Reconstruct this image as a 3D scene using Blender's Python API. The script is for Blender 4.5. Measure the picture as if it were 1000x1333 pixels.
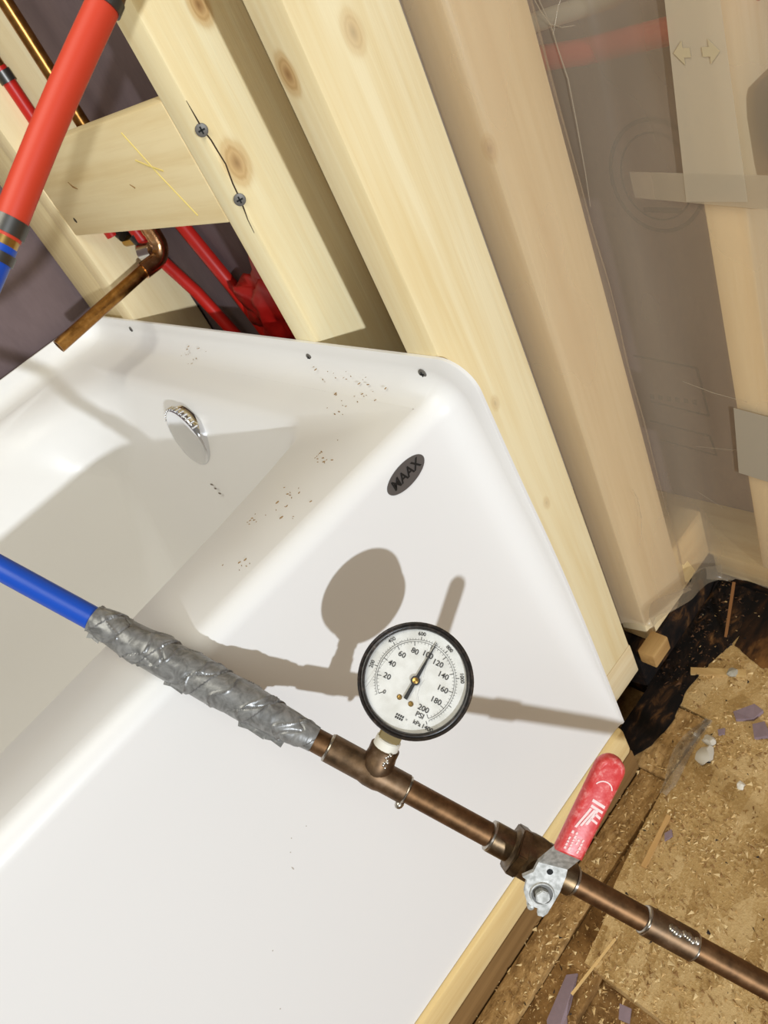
import bpy, bmesh, math, random
from mathutils import Vector, Matrix

random.seed(7)
S = bpy.context.scene
COL = S.collection
for o in list(bpy.data.objects):
    bpy.data.objects.remove(o)

# ------------------------------------------------------------------ camera
cam_data = bpy.data.cameras.new('camera')
cam = bpy.data.objects.new('camera', cam_data)
COL.objects.link(cam)
RIGHT = Vector((0.64346793, -0.65053151, -0.40343249))
DOWN = Vector((-0.67515182, -0.23396186, -0.69959408))
FWD = Vector((0.36072018, 0.72254453, -0.58975449))
CAM = Vector((-0.32375171, -0.42928911, 0.781))
cam.matrix_world = Matrix((
    (RIGHT.x, -DOWN.x, -FWD.x, CAM.x),
    (RIGHT.y, -DOWN.y, -FWD.y, CAM.y),
    (RIGHT.z, -DOWN.z, -FWD.z, CAM.z),
    (0, 0, 0, 1)))
cam_data.sensor_fit = 'VERTICAL'
cam_data.sensor_height = 36.0
cam_data.lens = 36.0 * 980.79 / 1333.0
cam_data.clip_start = 0.01
cam_data.dof.use_dof = True
cam_data.dof.focus_distance = 0.58
cam_data.dof.aperture_fstop = 22
S.camera = cam

# ------------------------------------------------------------------ light
world = bpy.data.worlds.new('world')
S.world = world
world.use_nodes = True
bg = world.node_tree.nodes['Background']
bg.inputs['Color'].default_value = (1.0, 0.92, 0.77, 1)
bg.inputs['Strength'].default_value = 0.225
# work lamp standing low in the room, a few metres off on the camera's left
lamp_d = bpy.data.lights.new('work_lamp', 'POINT')
lamp_d.energy = 715
lamp_d.color = (0.84, 0.91, 1.0)
lamp_d.shadow_soft_size = 0.05
lamp = bpy.data.objects.new('work_lamp', lamp_d)
lamp.location = (-0.24 - 0.3602 * 5, -0.06 - 0.9141 * 5, 0.40 + 0.1862 * 5)
COL.objects.link(lamp)
# ceiling lamp of the room
ceil_d = bpy.data.lights.new('ceiling_lamp', 'AREA')
ceil_d.energy = 29
ceil_d.size = 1.3
ceil_d.color = (1.0, 0.98, 0.87)
ceil = bpy.data.objects.new('ceiling_lamp', ceil_d)
ceil.location = (-1.0, -0.5, 2.45)
COL.objects.link(ceil)
S.view_settings.view_transform = 'Standard'
S.view_settings.look = 'None'
S.view_settings.gamma = 1.0
S.view_settings.use_curve_mapping = False
S.view_settings.exposure = 0.0


# ------------------------------------------------------------------ materials
def lin(c):
    return tuple(((v / 255) / 12.92 if v / 255 <= 0.04045 else ((v / 255 + 0.055) / 1.055) ** 2.4) for v in c) + (1.0,)


class Mat:
    def __init__(self, name, color=(200, 200, 200), rough=0.5, metal=0.0, spec=None):
        self.m = bpy.data.materials.new(name)
        self.m.use_nodes = True
        self.t = self.m.node_tree
        self.b = self.t.nodes['Principled BSDF']
        self.b.inputs['Base Color'].default_value = lin(color)
        self.b.inputs['Roughness'].default_value = rough
        self.b.inputs['Metallic'].default_value = metal
        if spec is not None:
            self.b.inputs['Specular IOR Level'].default_value = spec

    def n(self, typ, **kw):
        nd = self.t.nodes.new(typ)
        for k, v in kw.items():
            setattr(nd, k, v)
        return nd

    def l(self, a, b):
        self.t.links.new(a, b)

    def coord(self, scale=(1, 1, 1), loc=(0, 0, 0), rot=(0, 0, 0)):
        tc = self.n('ShaderNodeTexCoord')
        mp = self.n('ShaderNodeMapping')
        mp.inputs['Scale'].default_value = scale
        mp.inputs['Location'].default_value = loc
        mp.inputs['Rotation'].default_value = rot
        self.l(tc.outputs['Object'], mp.inputs['Vector'])
        return mp.outputs['Vector']

    def noise(self, vec, scale=5, detail=3, rough=0.5, dist=0.0):
        nd = self.n('ShaderNodeTexNoise')
        nd.inputs['Scale'].default_value = scale
        nd.inputs['Detail'].default_value = detail
        nd.inputs['Roughness'].default_value = rough
        nd.inputs['Distortion'].default_value = dist
        self.l(vec, nd.inputs['Vector'])
        return nd.outputs['Fac']

    def ramp(self, fac, stops):
        nd = self.n('ShaderNodeValToRGB')
        e = nd.color_ramp.elements
        while len(e) < len(stops):
            e.new(0.5)
        for i, (p, c) in enumerate(stops):
            e[i].position = p
            e[i].color = lin(c) if max(c) > 1.0 else (c[0], c[1], c[2], 1)
        self.l(fac, nd.inputs['Fac'])
        return nd.outputs['Color']

    def mix(self, fac, a, b, mode='MIX'):
        nd = self.n('ShaderNodeMix', data_type='RGBA', blend_type=mode)
        for sock, v in ((nd.inputs[0], fac), (nd.inputs[6], a), (nd.inputs[7], b)):
            if isinstance(v, (int, float)):
                sock.default_value = v
            elif isinstance(v, tuple):
                sock.default_value = v
            else:
                self.l(v, sock)
        return nd.outputs[2]

    def math(self, op, a, b=None, c=None, clamp=False):
        nd = self.n('ShaderNodeMath', operation=op, use_clamp=clamp)
        for i, v in enumerate((a, b, c)):
            if v is None:
                continue
            if isinstance(v, (int, float)):
                nd.inputs[i].default_value = v
            else:
                self.l(v, nd.inputs[i])
        return nd.outputs[0]

    def base(self, sock):
        self.l(sock, self.b.inputs['Base Color'])

    def bump(self, h, strength=0.3, dist=0.002):
        nd = self.n('ShaderNodeBump')
        nd.inputs['Strength'].default_value = strength
        nd.inputs['Distance'].default_value = dist
        self.l(h, nd.inputs['Height'])
        self.l(nd.outputs['Normal'], self.b.inputs['Normal'])


def plain(name, color, rough=0.5, metal=0.0, spec=None):
    return Mat(name, color, rough, metal, spec).m


def pine(name, axis='z', light=(253, 237, 192), dark=(238, 212, 154), seed=0, knots=(), grey=0.0, contrast=1.0):
    """Sawn spruce: long fibres along one axis, knots at given object-space points."""
    M = Mat(name, light, 0.62, spec=0.25)
    st = {'x': (3, 70, 70), 'y': (70, 3, 70), 'z': (70, 70, 3)}[axis]
    wd = {'x': (1.2, 28, 28), 'y': (28, 1.2, 28), 'z': (28, 28, 1.2)}[axis]
    fine = M.noise(M.coord(st, (seed * 3.1, seed * 1.7, seed)), 2.2, 4, 0.6, 0.25)
    wide = M.noise(M.coord(wd, (seed * 5.3, seed, seed * 2.1)), 1.3, 2, 0.5, 0.6)
    big = M.noise(M.coord((5, 5, 5), (seed, seed * 2.7, 1)), 1.5, 2)
    f = M.math('ADD', M.math('MULTIPLY', fine, 0.5), M.math('MULTIPLY', wide, 0.7))
    f = M.math('ADD', f, M.math('MULTIPLY', big, 0.25))
    mid = tuple((a + b) / 2 for a, b in zip(light, dark))
    c = M.ramp(f, [(0.42, dark), (0.62, mid), (0.84, light)])
    if grey:
        c = M.mix(grey, c, lin((205, 192, 165)))
    tc = M.n('ShaderNodeTexCoord')
    for kn in knots:
        p, r = kn[0], kn[1]
        ks = kn[2] if len(kn) > 2 else 1.0
        sub = M.n('ShaderNodeVectorMath', operation='SUBTRACT')
        sub.inputs[1].default_value = p
        M.l(tc.outputs['Object'], sub.inputs[0])
        sc = M.n('ShaderNodeVectorMath', operation='MULTIPLY')
        sc.inputs[1].default_value = {'x': (.65, 1, 1), 'y': (1, .65, 1), 'z': (1, 1, .65)}[axis]
        M.l(sub.outputs[0], sc.inputs[0])
        ln = M.n('ShaderNodeVectorMath', operation='LENGTH')
        M.l(sc.outputs[0], ln.inputs[0])
        d = M.math('DIVIDE', ln.outputs['Value'], r)
        d = M.math('ADD', d, M.math('MULTIPLY', M.math('SUBTRACT', fine, 0.5), 0.35))
        k = M.ramp(d, [(0.0, (156, 118, 72)), (0.22, (190, 150, 98)), (0.40, (216, 180, 124)), (0.52, (204, 166, 110)), (0.66, (228, 198, 144)), (0.8, (224, 194, 138)), (1.0, (244, 224, 176))])
        fac = M.math('SUBTRACT', 1.15, d, clamp=True)
        fac = M.math('MULTIPLY', M.math('MULTIPLY', fac, 2.2, clamp=True), ks)
        c = M.mix(fac, c, k)
    M.base(c)
    M.bump(fine, 0.25 * contrast, 0.0012)
    return M.m


def board_paper(name, col=(134, 116, 124)):
    M = Mat(name, col, 0.8, spec=0.2)
    n1 = M.noise(M.coord((9, 9, 4)), 2.0, 4)
    n2 = M.noise(M.coord((120, 120, 40)), 1.5, 2)
    f = M.math('ADD', M.math('MULTIPLY', n1, 0.8), M.math('MULTIPLY', n2, 0.25))
    d = tuple(v * 0.88 for v in col)
    M.base(M.ramp(f, [(0.35, d), (0.72, col)]))
    return M.m


acry = Mat('white_acrylic', (241, 239, 235), 0.36, spec=0.35)
ACRYLIC = acry.m
acrb = Mat('acrylic_back', (205, 203, 198), 0.7)
ACR_EDGE = plain('acrylic_cut_edge', (170, 170, 168), 0.7)

PUR = board_paper('purple_drywall_paper', (121, 104, 104))
PUR2 = board_paper('purple_drywall_paper_scrap', (148, 128, 134))
INK = plain('grey_print', (84, 72, 76), 0.8)

CHROME = plain('chrome', (225, 226, 230), 0.08, 1.0)
SCREW = Mat('dark_screw_steel', (112, 108, 102), 0.5, 0.4).m
SCREW_SLOT = plain('screw_recess', (25, 25, 25), 0.8)
RING = plain('crimp_ring_steel', (98, 96, 92), 0.38, 0.9)
BLACK = plain('black_plastic', (24, 22, 21), 0.45)
BRASS = plain('brass', (186, 150, 84), 0.3, 1.0)
CRACK = plain('crack_shadow_gap', (62, 44, 26), 0.9)
YEL = plain('yellow_wax_mark', (224, 202, 118), 0.7)

def copper_mat(name, a=(150, 104, 62), b=(112, 78, 48), c=(176, 128, 80), rough=0.28):
    M = Mat(name, a, rough, 1.0)
    n = M.noise(M.coord((30, 30, 30)), 3.0, 5, 0.65)
    col = M.ramp(n, [(0.3, b), (0.52, a), (0.75, c)])
    M.base(col)
    r = M.math('ADD', M.math('MULTIPLY', n, 0.25), rough - 0.1)
    M.l(r, M.b.inputs['Roughness'])
    return M.m

COPPER = copper_mat('aged_brown_copper', (120, 90, 62), (88, 67, 48), (144, 110, 78), 0.46)
COPPER_D = copper_mat('dull_copper_fitting', (122, 98, 74), (90, 74, 58), (148, 124, 100), 0.46)
COPPER_B = copper_mat('bright_copper', (196, 148, 104), (160, 112, 72), (226, 190, 150), 0.22)
COPPER_W = copper_mat('golden_copper_pipe', (168, 120, 62), (134, 92, 46), (190, 142, 80), 0.3)
SOLDER = copper_mat('solder', (186, 178, 166), (140, 130, 118), (214, 208, 200), 0.28)
VALVE = copper_mat('tarnished_brass_body', (112, 94, 72), (78, 64, 50), (150, 126, 92), 0.38)
STEEL = Mat('galvanised_steel', (196, 196, 190), 0.45, 0.6)
_n = STEEL.noise(STEEL.coord((90, 90, 90)), 3, 4)
STEEL.base(STEEL.ramp(_n, [(0.35, (164, 164, 158)), (0.65, (212, 211, 206))]))
STEEL.bump(_n, 0.2, 0.0004)
STEEL = STEEL.m

def pex(name, col, rough=0.38):
    M = Mat(name, col, rough, spec=0.45)
    return M.m
BLUE = pex('blue_pex', (22, 78, 186), 0.36)
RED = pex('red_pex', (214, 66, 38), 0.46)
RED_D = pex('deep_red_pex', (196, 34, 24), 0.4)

gm = Mat('worn_red_vinyl', (206, 62, 62), 0.35, spec=0.5)
_n = gm.noise(gm.coord((60, 60, 60)), 4, 5, 0.7)
gm.base(gm.ramp(_n, [(0.40, (204, 54, 54)), (0.54, (214, 80, 78)), (0.68, (230, 140, 136)), (0.85, (238, 200, 196))]))
gm.bump(_n, 0.15, 0.0006)
GRIP = gm.m
GRIP_W = plain('worn_white_lettering', (240, 206, 202), 0.4)

tm = Mat('grey_duct_tape', (150, 149, 145), 0.34, 0.3, spec=0.6)
_n = tm.noise(tm.coord((40, 40, 40)), 3.0, 4, 0.6, 1.2)
_w = tm.noise(tm.coord((20, 60, 20), rot=(0.7, 0.3, 0.5)), 2.0, 2, 0.5, 0.8)
tm.base(tm.ramp(_n, [(0.35, (108, 107, 104)), (0.7, (154, 153, 150))]))
tm.bump(_w, 0.5, 0.0016)
DUCT = tm.m

dm = Mat('gauge_dial_white', (236, 235, 228), 0.5)
_n = dm.noise(dm.coord((60, 60, 60)), 2, 4)
dm.base(dm.ramp(_n, [(0.3, (222, 220, 212)), (0.6, (240, 239, 233))]))
DIAL = dm.m
bz = Mat('black_painted_bezel', (34, 30, 28), 0.3, spec=0.6)
_n = bz.noise(bz.coord((110, 110, 110)), 3, 4)
bz.base(bz.ramp(_n, [(0.5, (30, 26, 24)), (0.68, (62, 52, 46)), (0.8, (120, 108, 96))]))
BEZEL = bz.m
INKB = plain('dial_ink', (38, 38, 40), 0.6)
TEFLON = plain('white_thread_tape', (232, 228, 214), 0.55)

gl = Mat('gauge_lens', (255, 255, 255), 0.05)
gt = gl.n('ShaderNodeBsdfTransparent')
gg = gl.n('ShaderNodeBsdfGlossy')
gg.inputs['Roughness'].default_value = 0.06
gmix = gl.n('ShaderNodeMixShader')
gmix.inputs[0].default_value = 0.05
gl.l(gt.outputs[0], gmix.inputs[1])
gl.l(gg.outputs[0], gmix.inputs[2])
gl.l(gmix.outputs[0], gl.t.nodes['Material Output'].inputs['Surface'])
LENS = gl.m


def film(name, alpha, col, gloss=0.12, rough=0.22, scale=9.0):
    M = Mat(name, col, 0.4)
    tr = M.n('ShaderNodeBsdfTransparent')
    df = M.n('ShaderNodeBsdfDiffuse')
    df.inputs['Color'].default_value = lin(col)
    tl = M.n('ShaderNodeBsdfTranslucent')
    tl.inputs['Color'].default_value = lin(col)
    gs = M.n('ShaderNodeBsdfGlossy')
    gs.inputs['Roughness'].default_value = rough
    nz = M.noise(M.coord((scale, scale, scale * 0.5)), 1.0, 2, 0.45, 0.0)
    bp = M.n('ShaderNodeBump')
    bp.inputs['Strength'].default_value = 0.25
    bp.inputs['Distance'].default_value = 0.01
    M.l(nz, bp.inputs['Height'])
    M.l(bp.outputs[0], gs.inputs['Normal'])
    m1 = M.n('ShaderNodeMixShader')
    m1.inputs[0].default_value = 0.35
    M.l(df.outputs[0], m1.inputs[1]); M.l(tl.outputs[0], m1.inputs[2])
    m2 = M.n('ShaderNodeMixShader')
    m2.inputs[0].default_value = gloss
    M.l(m1.outputs[0], m2.inputs[1]); M.l(gs.outputs[0], m2.inputs[2])
    m3 = M.n('ShaderNodeMixShader')
    a = M.math('ADD', M.math('MULTIPLY', nz, 0.16), alpha - 0.08)
    M.l(a, m3.inputs[0])
    M.l(tr.outputs[0], m3.inputs[1]); M.l(m2.outputs[0], m3.inputs[2])
    M.l(m3.outputs[0], M.t.nodes['Material Output'].inputs['Surface'])
    return M.m
POLY = film('clear_poly_sheet', 0.41, (218, 198, 170))
POLY_FOLD = film('poly_fold', 0.40, (226, 212, 184), 0.3, 0.2)
POLY_HEM = film('dusty_poly_hem', 0.42, (188, 172, 146), 0.2)
POLY_TAPE = film('sheathing_tape', 0.70, (226, 214, 190), 0.1, 0.35)
TAPE_INK = plain('tape_print', (190, 174, 140), 0.7)
POLY_BAND = film('clear_band_tape', 0.42, (222, 208, 182), 0.15, 0.3)

om = Mat('strand_board', (196, 154, 98), 0.85, spec=0.15)
_v = om.n('ShaderNodeTexVoronoi')
_v.inputs['Scale'].default_value = 26
om.l(om.coord((1, 2.6, 1), rot=(0, 0, 0.5)), _v.inputs['Vector'])
_sep = om.n('ShaderNodeSeparateColor')
om.l(_v.outputs['Color'], _sep.inputs[0])
_c1 = om.ramp(_sep.outputs[0], [(0.0, (170, 136, 86)), (0.5, (200, 167, 112)), (1.0, (220, 190, 138))])
_n1 = om.noise(om.coord((6, 6, 6)), 3, 5, 0.65)
_c2 = om.mix(om.math('MULTIPLY', _n1, 0.75), _c1, lin((158, 124, 74)))
_n2 = om.noise(om.coord((90, 90, 90)), 3, 4, 0.7)
_c3 = om.mix(om.math('MULTIPLY', om.math('SUBTRACT', _n2, 0.5, clamp=True), 2.5, clamp=True), _c2, lin((226, 198, 146)))
om.base(_c3)
om.bump(_n2, 0.5, 0.003)
OSB = om.m

cm = Mat('charred_wood', (40, 28, 20), 0.8, spec=0.2)
_n = cm.noise(cm.coord((14, 30, 14)), 2.2, 5, 0.6, 0.6)
cm.base(cm.ramp(_n, [(0.44, (17, 13, 11)), (0.56, (38, 26, 18)), (0.66, (86, 58, 32)), (0.80, (140, 102, 60))]))
CHAR = cm.m
sm = Mat('scorched_brown_plywood', (128, 80, 36), 0.8, spec=0.2)
_n = sm.noise(sm.coord((6, 20, 20)), 2.2, 4, 0.6, 0.2)
_tc = sm.n('ShaderNodeNewGeometry')
_d = sm.n('ShaderNodeVectorMath', operation='DISTANCE')
_d.inputs[1].default_value = (0.255, -0.045, -0.08)
sm.l(_tc.outputs['Position'], _d.inputs[0])
_f = sm.math('ADD', sm.math('MULTIPLY', _d.outputs['Value'], 5.0), sm.math('MULTIPLY', sm.math('SUBTRACT', _n, 0.5), 1.1))
sm.base(sm.ramp(_f, [(0.12, (16, 11, 8)), (0.30, (52, 32, 16)), (0.48, (122, 82, 42)), (0.8, (156, 114, 64))]))
SCORCH = sm.m
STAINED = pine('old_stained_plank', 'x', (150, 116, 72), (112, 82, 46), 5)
dirt = Mat('dusty_plank', (176, 136, 84), 0.9, spec=0.1)
_n = dirt.noise(dirt.coord((20, 50, 20)), 2.5, 5, 0.7)
dirt.base(dirt.ramp(_n, [(0.35, (126, 96, 58)), (0.55, (176, 140, 90)), (0.75, (206, 172, 120))]))
dirt.bump(_n, 0.5, 0.003)
DUSTY = dirt.m
fm = Mat('dirty_lower_floor', (150, 112, 66), 0.9, spec=0.1)
_n = fm.noise(fm.coord((14, 14, 14)), 2.5, 5, 0.7)
fm.base(fm.ramp(_n, [(0.35, (96, 68, 38)), (0.55, (138, 104, 62)), (0.75, (176, 140, 90))]))
fm.bump(_n, 0.5, 0.003)
FLOOR_LOW = fm.m
PLASTER = plain('plaster_lump', (196, 188, 172), 0.9)


# ------------------------------------------------------------------ mesh helpers
def link(name, me, parent=None, loc=(0, 0, 0), rot=None):
    o = bpy.data.objects.new(name, me)
    COL.objects.link(o)
    if parent is not None:
        o.parent = parent
        base = Vector(loc) - world_loc(parent)
        o.location = base
    else:
        o.location = loc
    return o


def world_loc(o):
    v = Vector(o.location)
    while o.parent:
        o = o.parent
        v += Vector(o.location)
    return v


def finish(name, bm, mat, parent=None, origin=None, smooth=None, recalc=True):
    if recalc:
        bmesh.ops.recalc_face_normals(bm, faces=bm.faces)
    if origin is None:
        xs = [v.co.x for v in bm.verts]; ys = [v.co.y for v in bm.verts]; zs = [v.co.z for v in bm.verts]
        origin = ((min(xs) + max(xs)) / 2, (min(ys) + max(ys)) / 2, min(zs))
    org = Vector(origin)
    for v in bm.verts:
        v.co -= org
    me = bpy.data.meshes.new(name)
    bm.to_mesh(me)
    bm.free()
    for mm in (mat if isinstance(mat, (list, tuple)) else [mat]):
        me.materials.append(mm)
    if smooth is not None:
        for p in me.polygons:
            p.use_smooth = True
        if smooth < 180:
            try:
                me.set_sharp_from_angle(angle=math.radians(smooth))
            except Exception:
                pass
    return link(name, me, parent, org)


def tag(o, label, cat=None, group=None, kind=None):
    if label: o['label'] = label
    if cat: o['category'] = cat
    if group: o['group'] = group
    if kind: o['kind'] = kind
    return o


def struct(o):
    o['kind'] = 'structure'
    return o


def empty(name, loc):
    o = bpy.data.objects.new(name, None)
    o.empty_display_size = 0.05
    COL.objects.link(o)
    o.location = loc
    return o


def add_box(bm, x0, x1, y0, y1, z0, z1, bevel=0.0, seg=2):
    r = bmesh.ops.create_cube(bm, size=1.0)
    vs = r['verts']
    for v in vs:
        v.co = Vector(((x0 + x1) / 2 + v.co.x * (x1 - x0), (y0 + y1) / 2 + v.co.y * (y1 - y0), (z0 + z1) / 2 + v.co.z * (z1 - z0)))
    if bevel > 0:
        es = {e for v in vs for e in v.link_edges}
        bmesh.ops.bevel(bm, geom=list(es), offset=bevel, segments=seg, profile=0.5, affect='EDGES')


def box(name, x0, x1, y0, y1, z0, z1, mat, parent=None, bevel=0.002):
    bm = bmesh.new()
    add_box(bm, x0, x1, y0, y1, z0, z1, bevel)
    return finish(name, bm, mat, parent, smooth=30)


def frames(pts):
    pts = [Vector(p) for p in pts]
    out = []
    t0 = (pts[1] - pts[0]).normalized()
    ref = Vector((0, 0, 1)) if abs(t0.z) < 0.9 else Vector((1, 0, 0))
    u = t0.cross(ref).normalized()
    for i, p in enumerate(pts):
        if i == 0: t = t0
        elif i == len(pts) - 1: t = (pts[i] - pts[i - 1]).normalized()
        else:
            t = ((pts[i + 1] - pts[i]).normalized() + (pts[i] - pts[i - 1]).normalized()).normalized()
        u = (u - t * u.dot(t)).normalized()
        w = t.cross(u)
        out.append((p, u, w))
    return out


def add_tube(bm, pts, rad, seg=20, caps=True, rfun=None):
    fr = frames(pts)
    rings = []
    for i, (p, u, w) in enumerate(fr):
        r = rad[i] if isinstance(rad, (list, tuple)) else rad
        ring = []
        for k in range(seg):
            a = 2 * math.pi * k / seg
            rr = r * (rfun(i, a) if rfun else 1.0)
            ring.append(bm.verts.new(p + u * math.cos(a) * rr + w * math.sin(a) * rr))
        rings.append(ring)
    for a, b in zip(rings, rings[1:]):
        for k in range(seg):
            bm.faces.new((a[k], a[(k + 1) % seg], b[(k + 1) % seg], b[k]))
    if caps:
        bm.faces.new(list(reversed(rings[0])))
        bm.faces.new(rings[-1])
    return rings


def tube(name, pts, rad, mat, parent=None, seg=20, caps=True, smooth=40, rfun=None, origin=None):
    bm = bmesh.new()
    add_tube(bm, pts, rad, seg, caps, rfun)
    return finish(name, bm, mat, parent, smooth=smooth, origin=origin)


def lathe_pts(p0, direction, profile):
    """profile [(along, radius)] -> points and radii for add_tube"""
    d = Vector(direction).normalized()
    p0 = Vector(p0)
    # tiny steps keep the rings distinct where the profile turns a corner
    pts, rad, last = [], [], None
    for a, r in profile:
        if last is not None and a <= last:
            a = last + 1e-5
        pts.append(p0 + d * a); rad.append(r); last = a
    return pts, rad


def lathe(name, p0, direction, profile, mat, parent=None, seg=32, smooth=35, caps=True):
    pts, rad = lathe_pts(p0, direction, profile)
    return tube(name, pts, rad, mat, parent, seg, caps, smooth)


def soften(pts, n=3):
    pts = [Vector(p) for p in pts]
    for _ in range(n):
        out = [pts[0]]
        for a, b in zip(pts, pts[1:]):
            out += [a.lerp(b, 0.25), a.lerp(b, 0.75)]
        pts = out + [pts[-1]]
    return pts


def arc(center, a, b, r, t0, t1, n):
    """points on an arc in the plane of unit vectors a, b"""
    c = Vector(center)
    return [c + Vector(a) * (r * math.cos(t0 + (t1 - t0) * i / n)) + Vector(b) * (r * math.sin(t0 + (t1 - t0) * i / n)) for i in range(n + 1)]


def poly_prism(bm, pts3, normal, th):
    n = Vector(normal).normalized() * th
    a = [bm.verts.new(Vector(p)) for p in pts3]
    b = [bm.verts.new(Vector(p) + n) for p in pts3]
    fs = [bm.faces.new(a), bm.faces.new(list(reversed(b)))]
    m = len(a)
    for i in range(m):
        fs.append(bm.faces.new((a[i], b[i], b[(i + 1) % m], a[(i + 1) % m])))
    return fs


def text_bm(bm, body, center, right, up, size, align='CENTER', bold=0.0, shear=0.0, lift=0.0002, sx=1.0):
    cu = bpy.data.curves.new('lettering_source', 'FONT')
    cu.body = body
    cu.size = size
    cu.align_x = align
    cu.align_y = 'CENTER'
    cu.offset = bold
    cu.shear = shear
    cu.resolution_u = 3
    ob = bpy.data.objects.new('lettering_source', cu)
    me = ob.to_mesh()
    right = Vector(right).normalized(); up = Vector(up).normalized(); n = right.cross(up)
    mp = {}
    for i, v in enumerate(me.vertices):
        mp[i] = bm.verts.new(Vector(center) + right * (v.co.x * sx) + up * v.co.y + n * lift)
    for p in me.polygons:
        try:
            bm.faces.new([mp[i] for i in p.vertices])
        except ValueError:
            pass
    ob.to_mesh_clear()
    bpy.data.objects.remove(ob)
    bpy.data.curves.remove(cu)


# ================================================================== SETTING
# --- drywall at the back of the stud bays
end_board = struct(box('wall_end', 0.092, 0.105, 0.045, 0.80, -0.12, 1.3, PUR, bevel=0))
back_board = struct(box('wall_back', -1.6, 0.088, 0.764, 0.777, -0.12, 1.3, PUR, bevel=0))
right_board = struct(box('wall_right', 0.376, 0.389, -1.3, 0.30, -0.12, 1.3, board_paper('purple_drywall_paper_lightened', (158, 134, 130)), bevel=0))  # same purple paper, colour lightened to offset the shade behind the plastic

# --- floor: slab underneath, dusty lower level, strand-board sheet on top
floor = struct(box('floor', -1.6, 0.40, -1.4, 0.80, -0.15, -0.110, FLOOR_LOW, bevel=0))
fl = [(0.2855, -0.0025), (0.0910, -0.0025), (0.0855, -0.0905), (-0.002, -0.0845), (-0.08, -0.089), (-0.1398, -0.0955), (-0.1772, -0.1059), (-0.2242, -0.1114),
      (-0.2221, -0.2013), (-0.218, -0.30), (-0.21, -0.55), (-0.2, -1.3), (0.30, -1.3)]
bm = bmesh.new()
poly_prism(bm, [(x, y, -0.1095) for x, y in fl], (0, 0, 1), 0.0245)
sheet = finish('strand_board_sheet', bm, OSB, floor, smooth=None)
box('floor_patch', -0.0065, 0.0850, -0.083, -0.0045, -0.1095, -0.0858, DUSTY, floor, bevel=0.002)
box('floor_plank', -1.5, -0.0075, -0.128, -0.0835, -0.1095, -0.0965, FLOOR_LOW, floor, bevel=0.001)
# old plank between the tub and the sheet
plank = box('floor_plank', -1.5, -0.007, -0.083, -0.0485, -0.1095, -0.090, DUSTY, floor, bevel=0.002)


# ================================================================== BATHTUB
ZR = 0.468          # deck height


def rrect(x0, x1, y0f, y0e, y1, rf, rb, n=8):
    """closed loop (plan): end edge x1, front edge slanting from y0f (far) to y0e (at the end), back y1;
    rf / rb = corner radii at the end's front and back corners. Same vertex count every time."""
    pts = []
    def cor(cx, cy, r, a0, a1):
        for i in range(n + 1):
            t = a0 + (a1 - a0) * i / n
            pts.append((cx + r * math.cos(t), cy + r * math.sin(t)))
    h = math.pi / 2
    cor(x1 - rf, y0e + rf, rf, -h, 0)        # end front
    cor(x1 - rb, y1 - rb, rb, 0, h)          # end back
    cor(x0 + 0.12, y1 - 0.12, 0.12, h, 2 * h)
    cor(x0 + 0.12, y0f + 0.12, 0.12, 2 * h, 3 * h)
    for f, k in ((-0.56, 0.0), (-0.42, 0.04), (-0.30, 0.28), (-0.20, 0.58), (-0.14, 0.82)):
        pts.append((f, y0f + (y0e - y0f) * k))
    return pts


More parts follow.
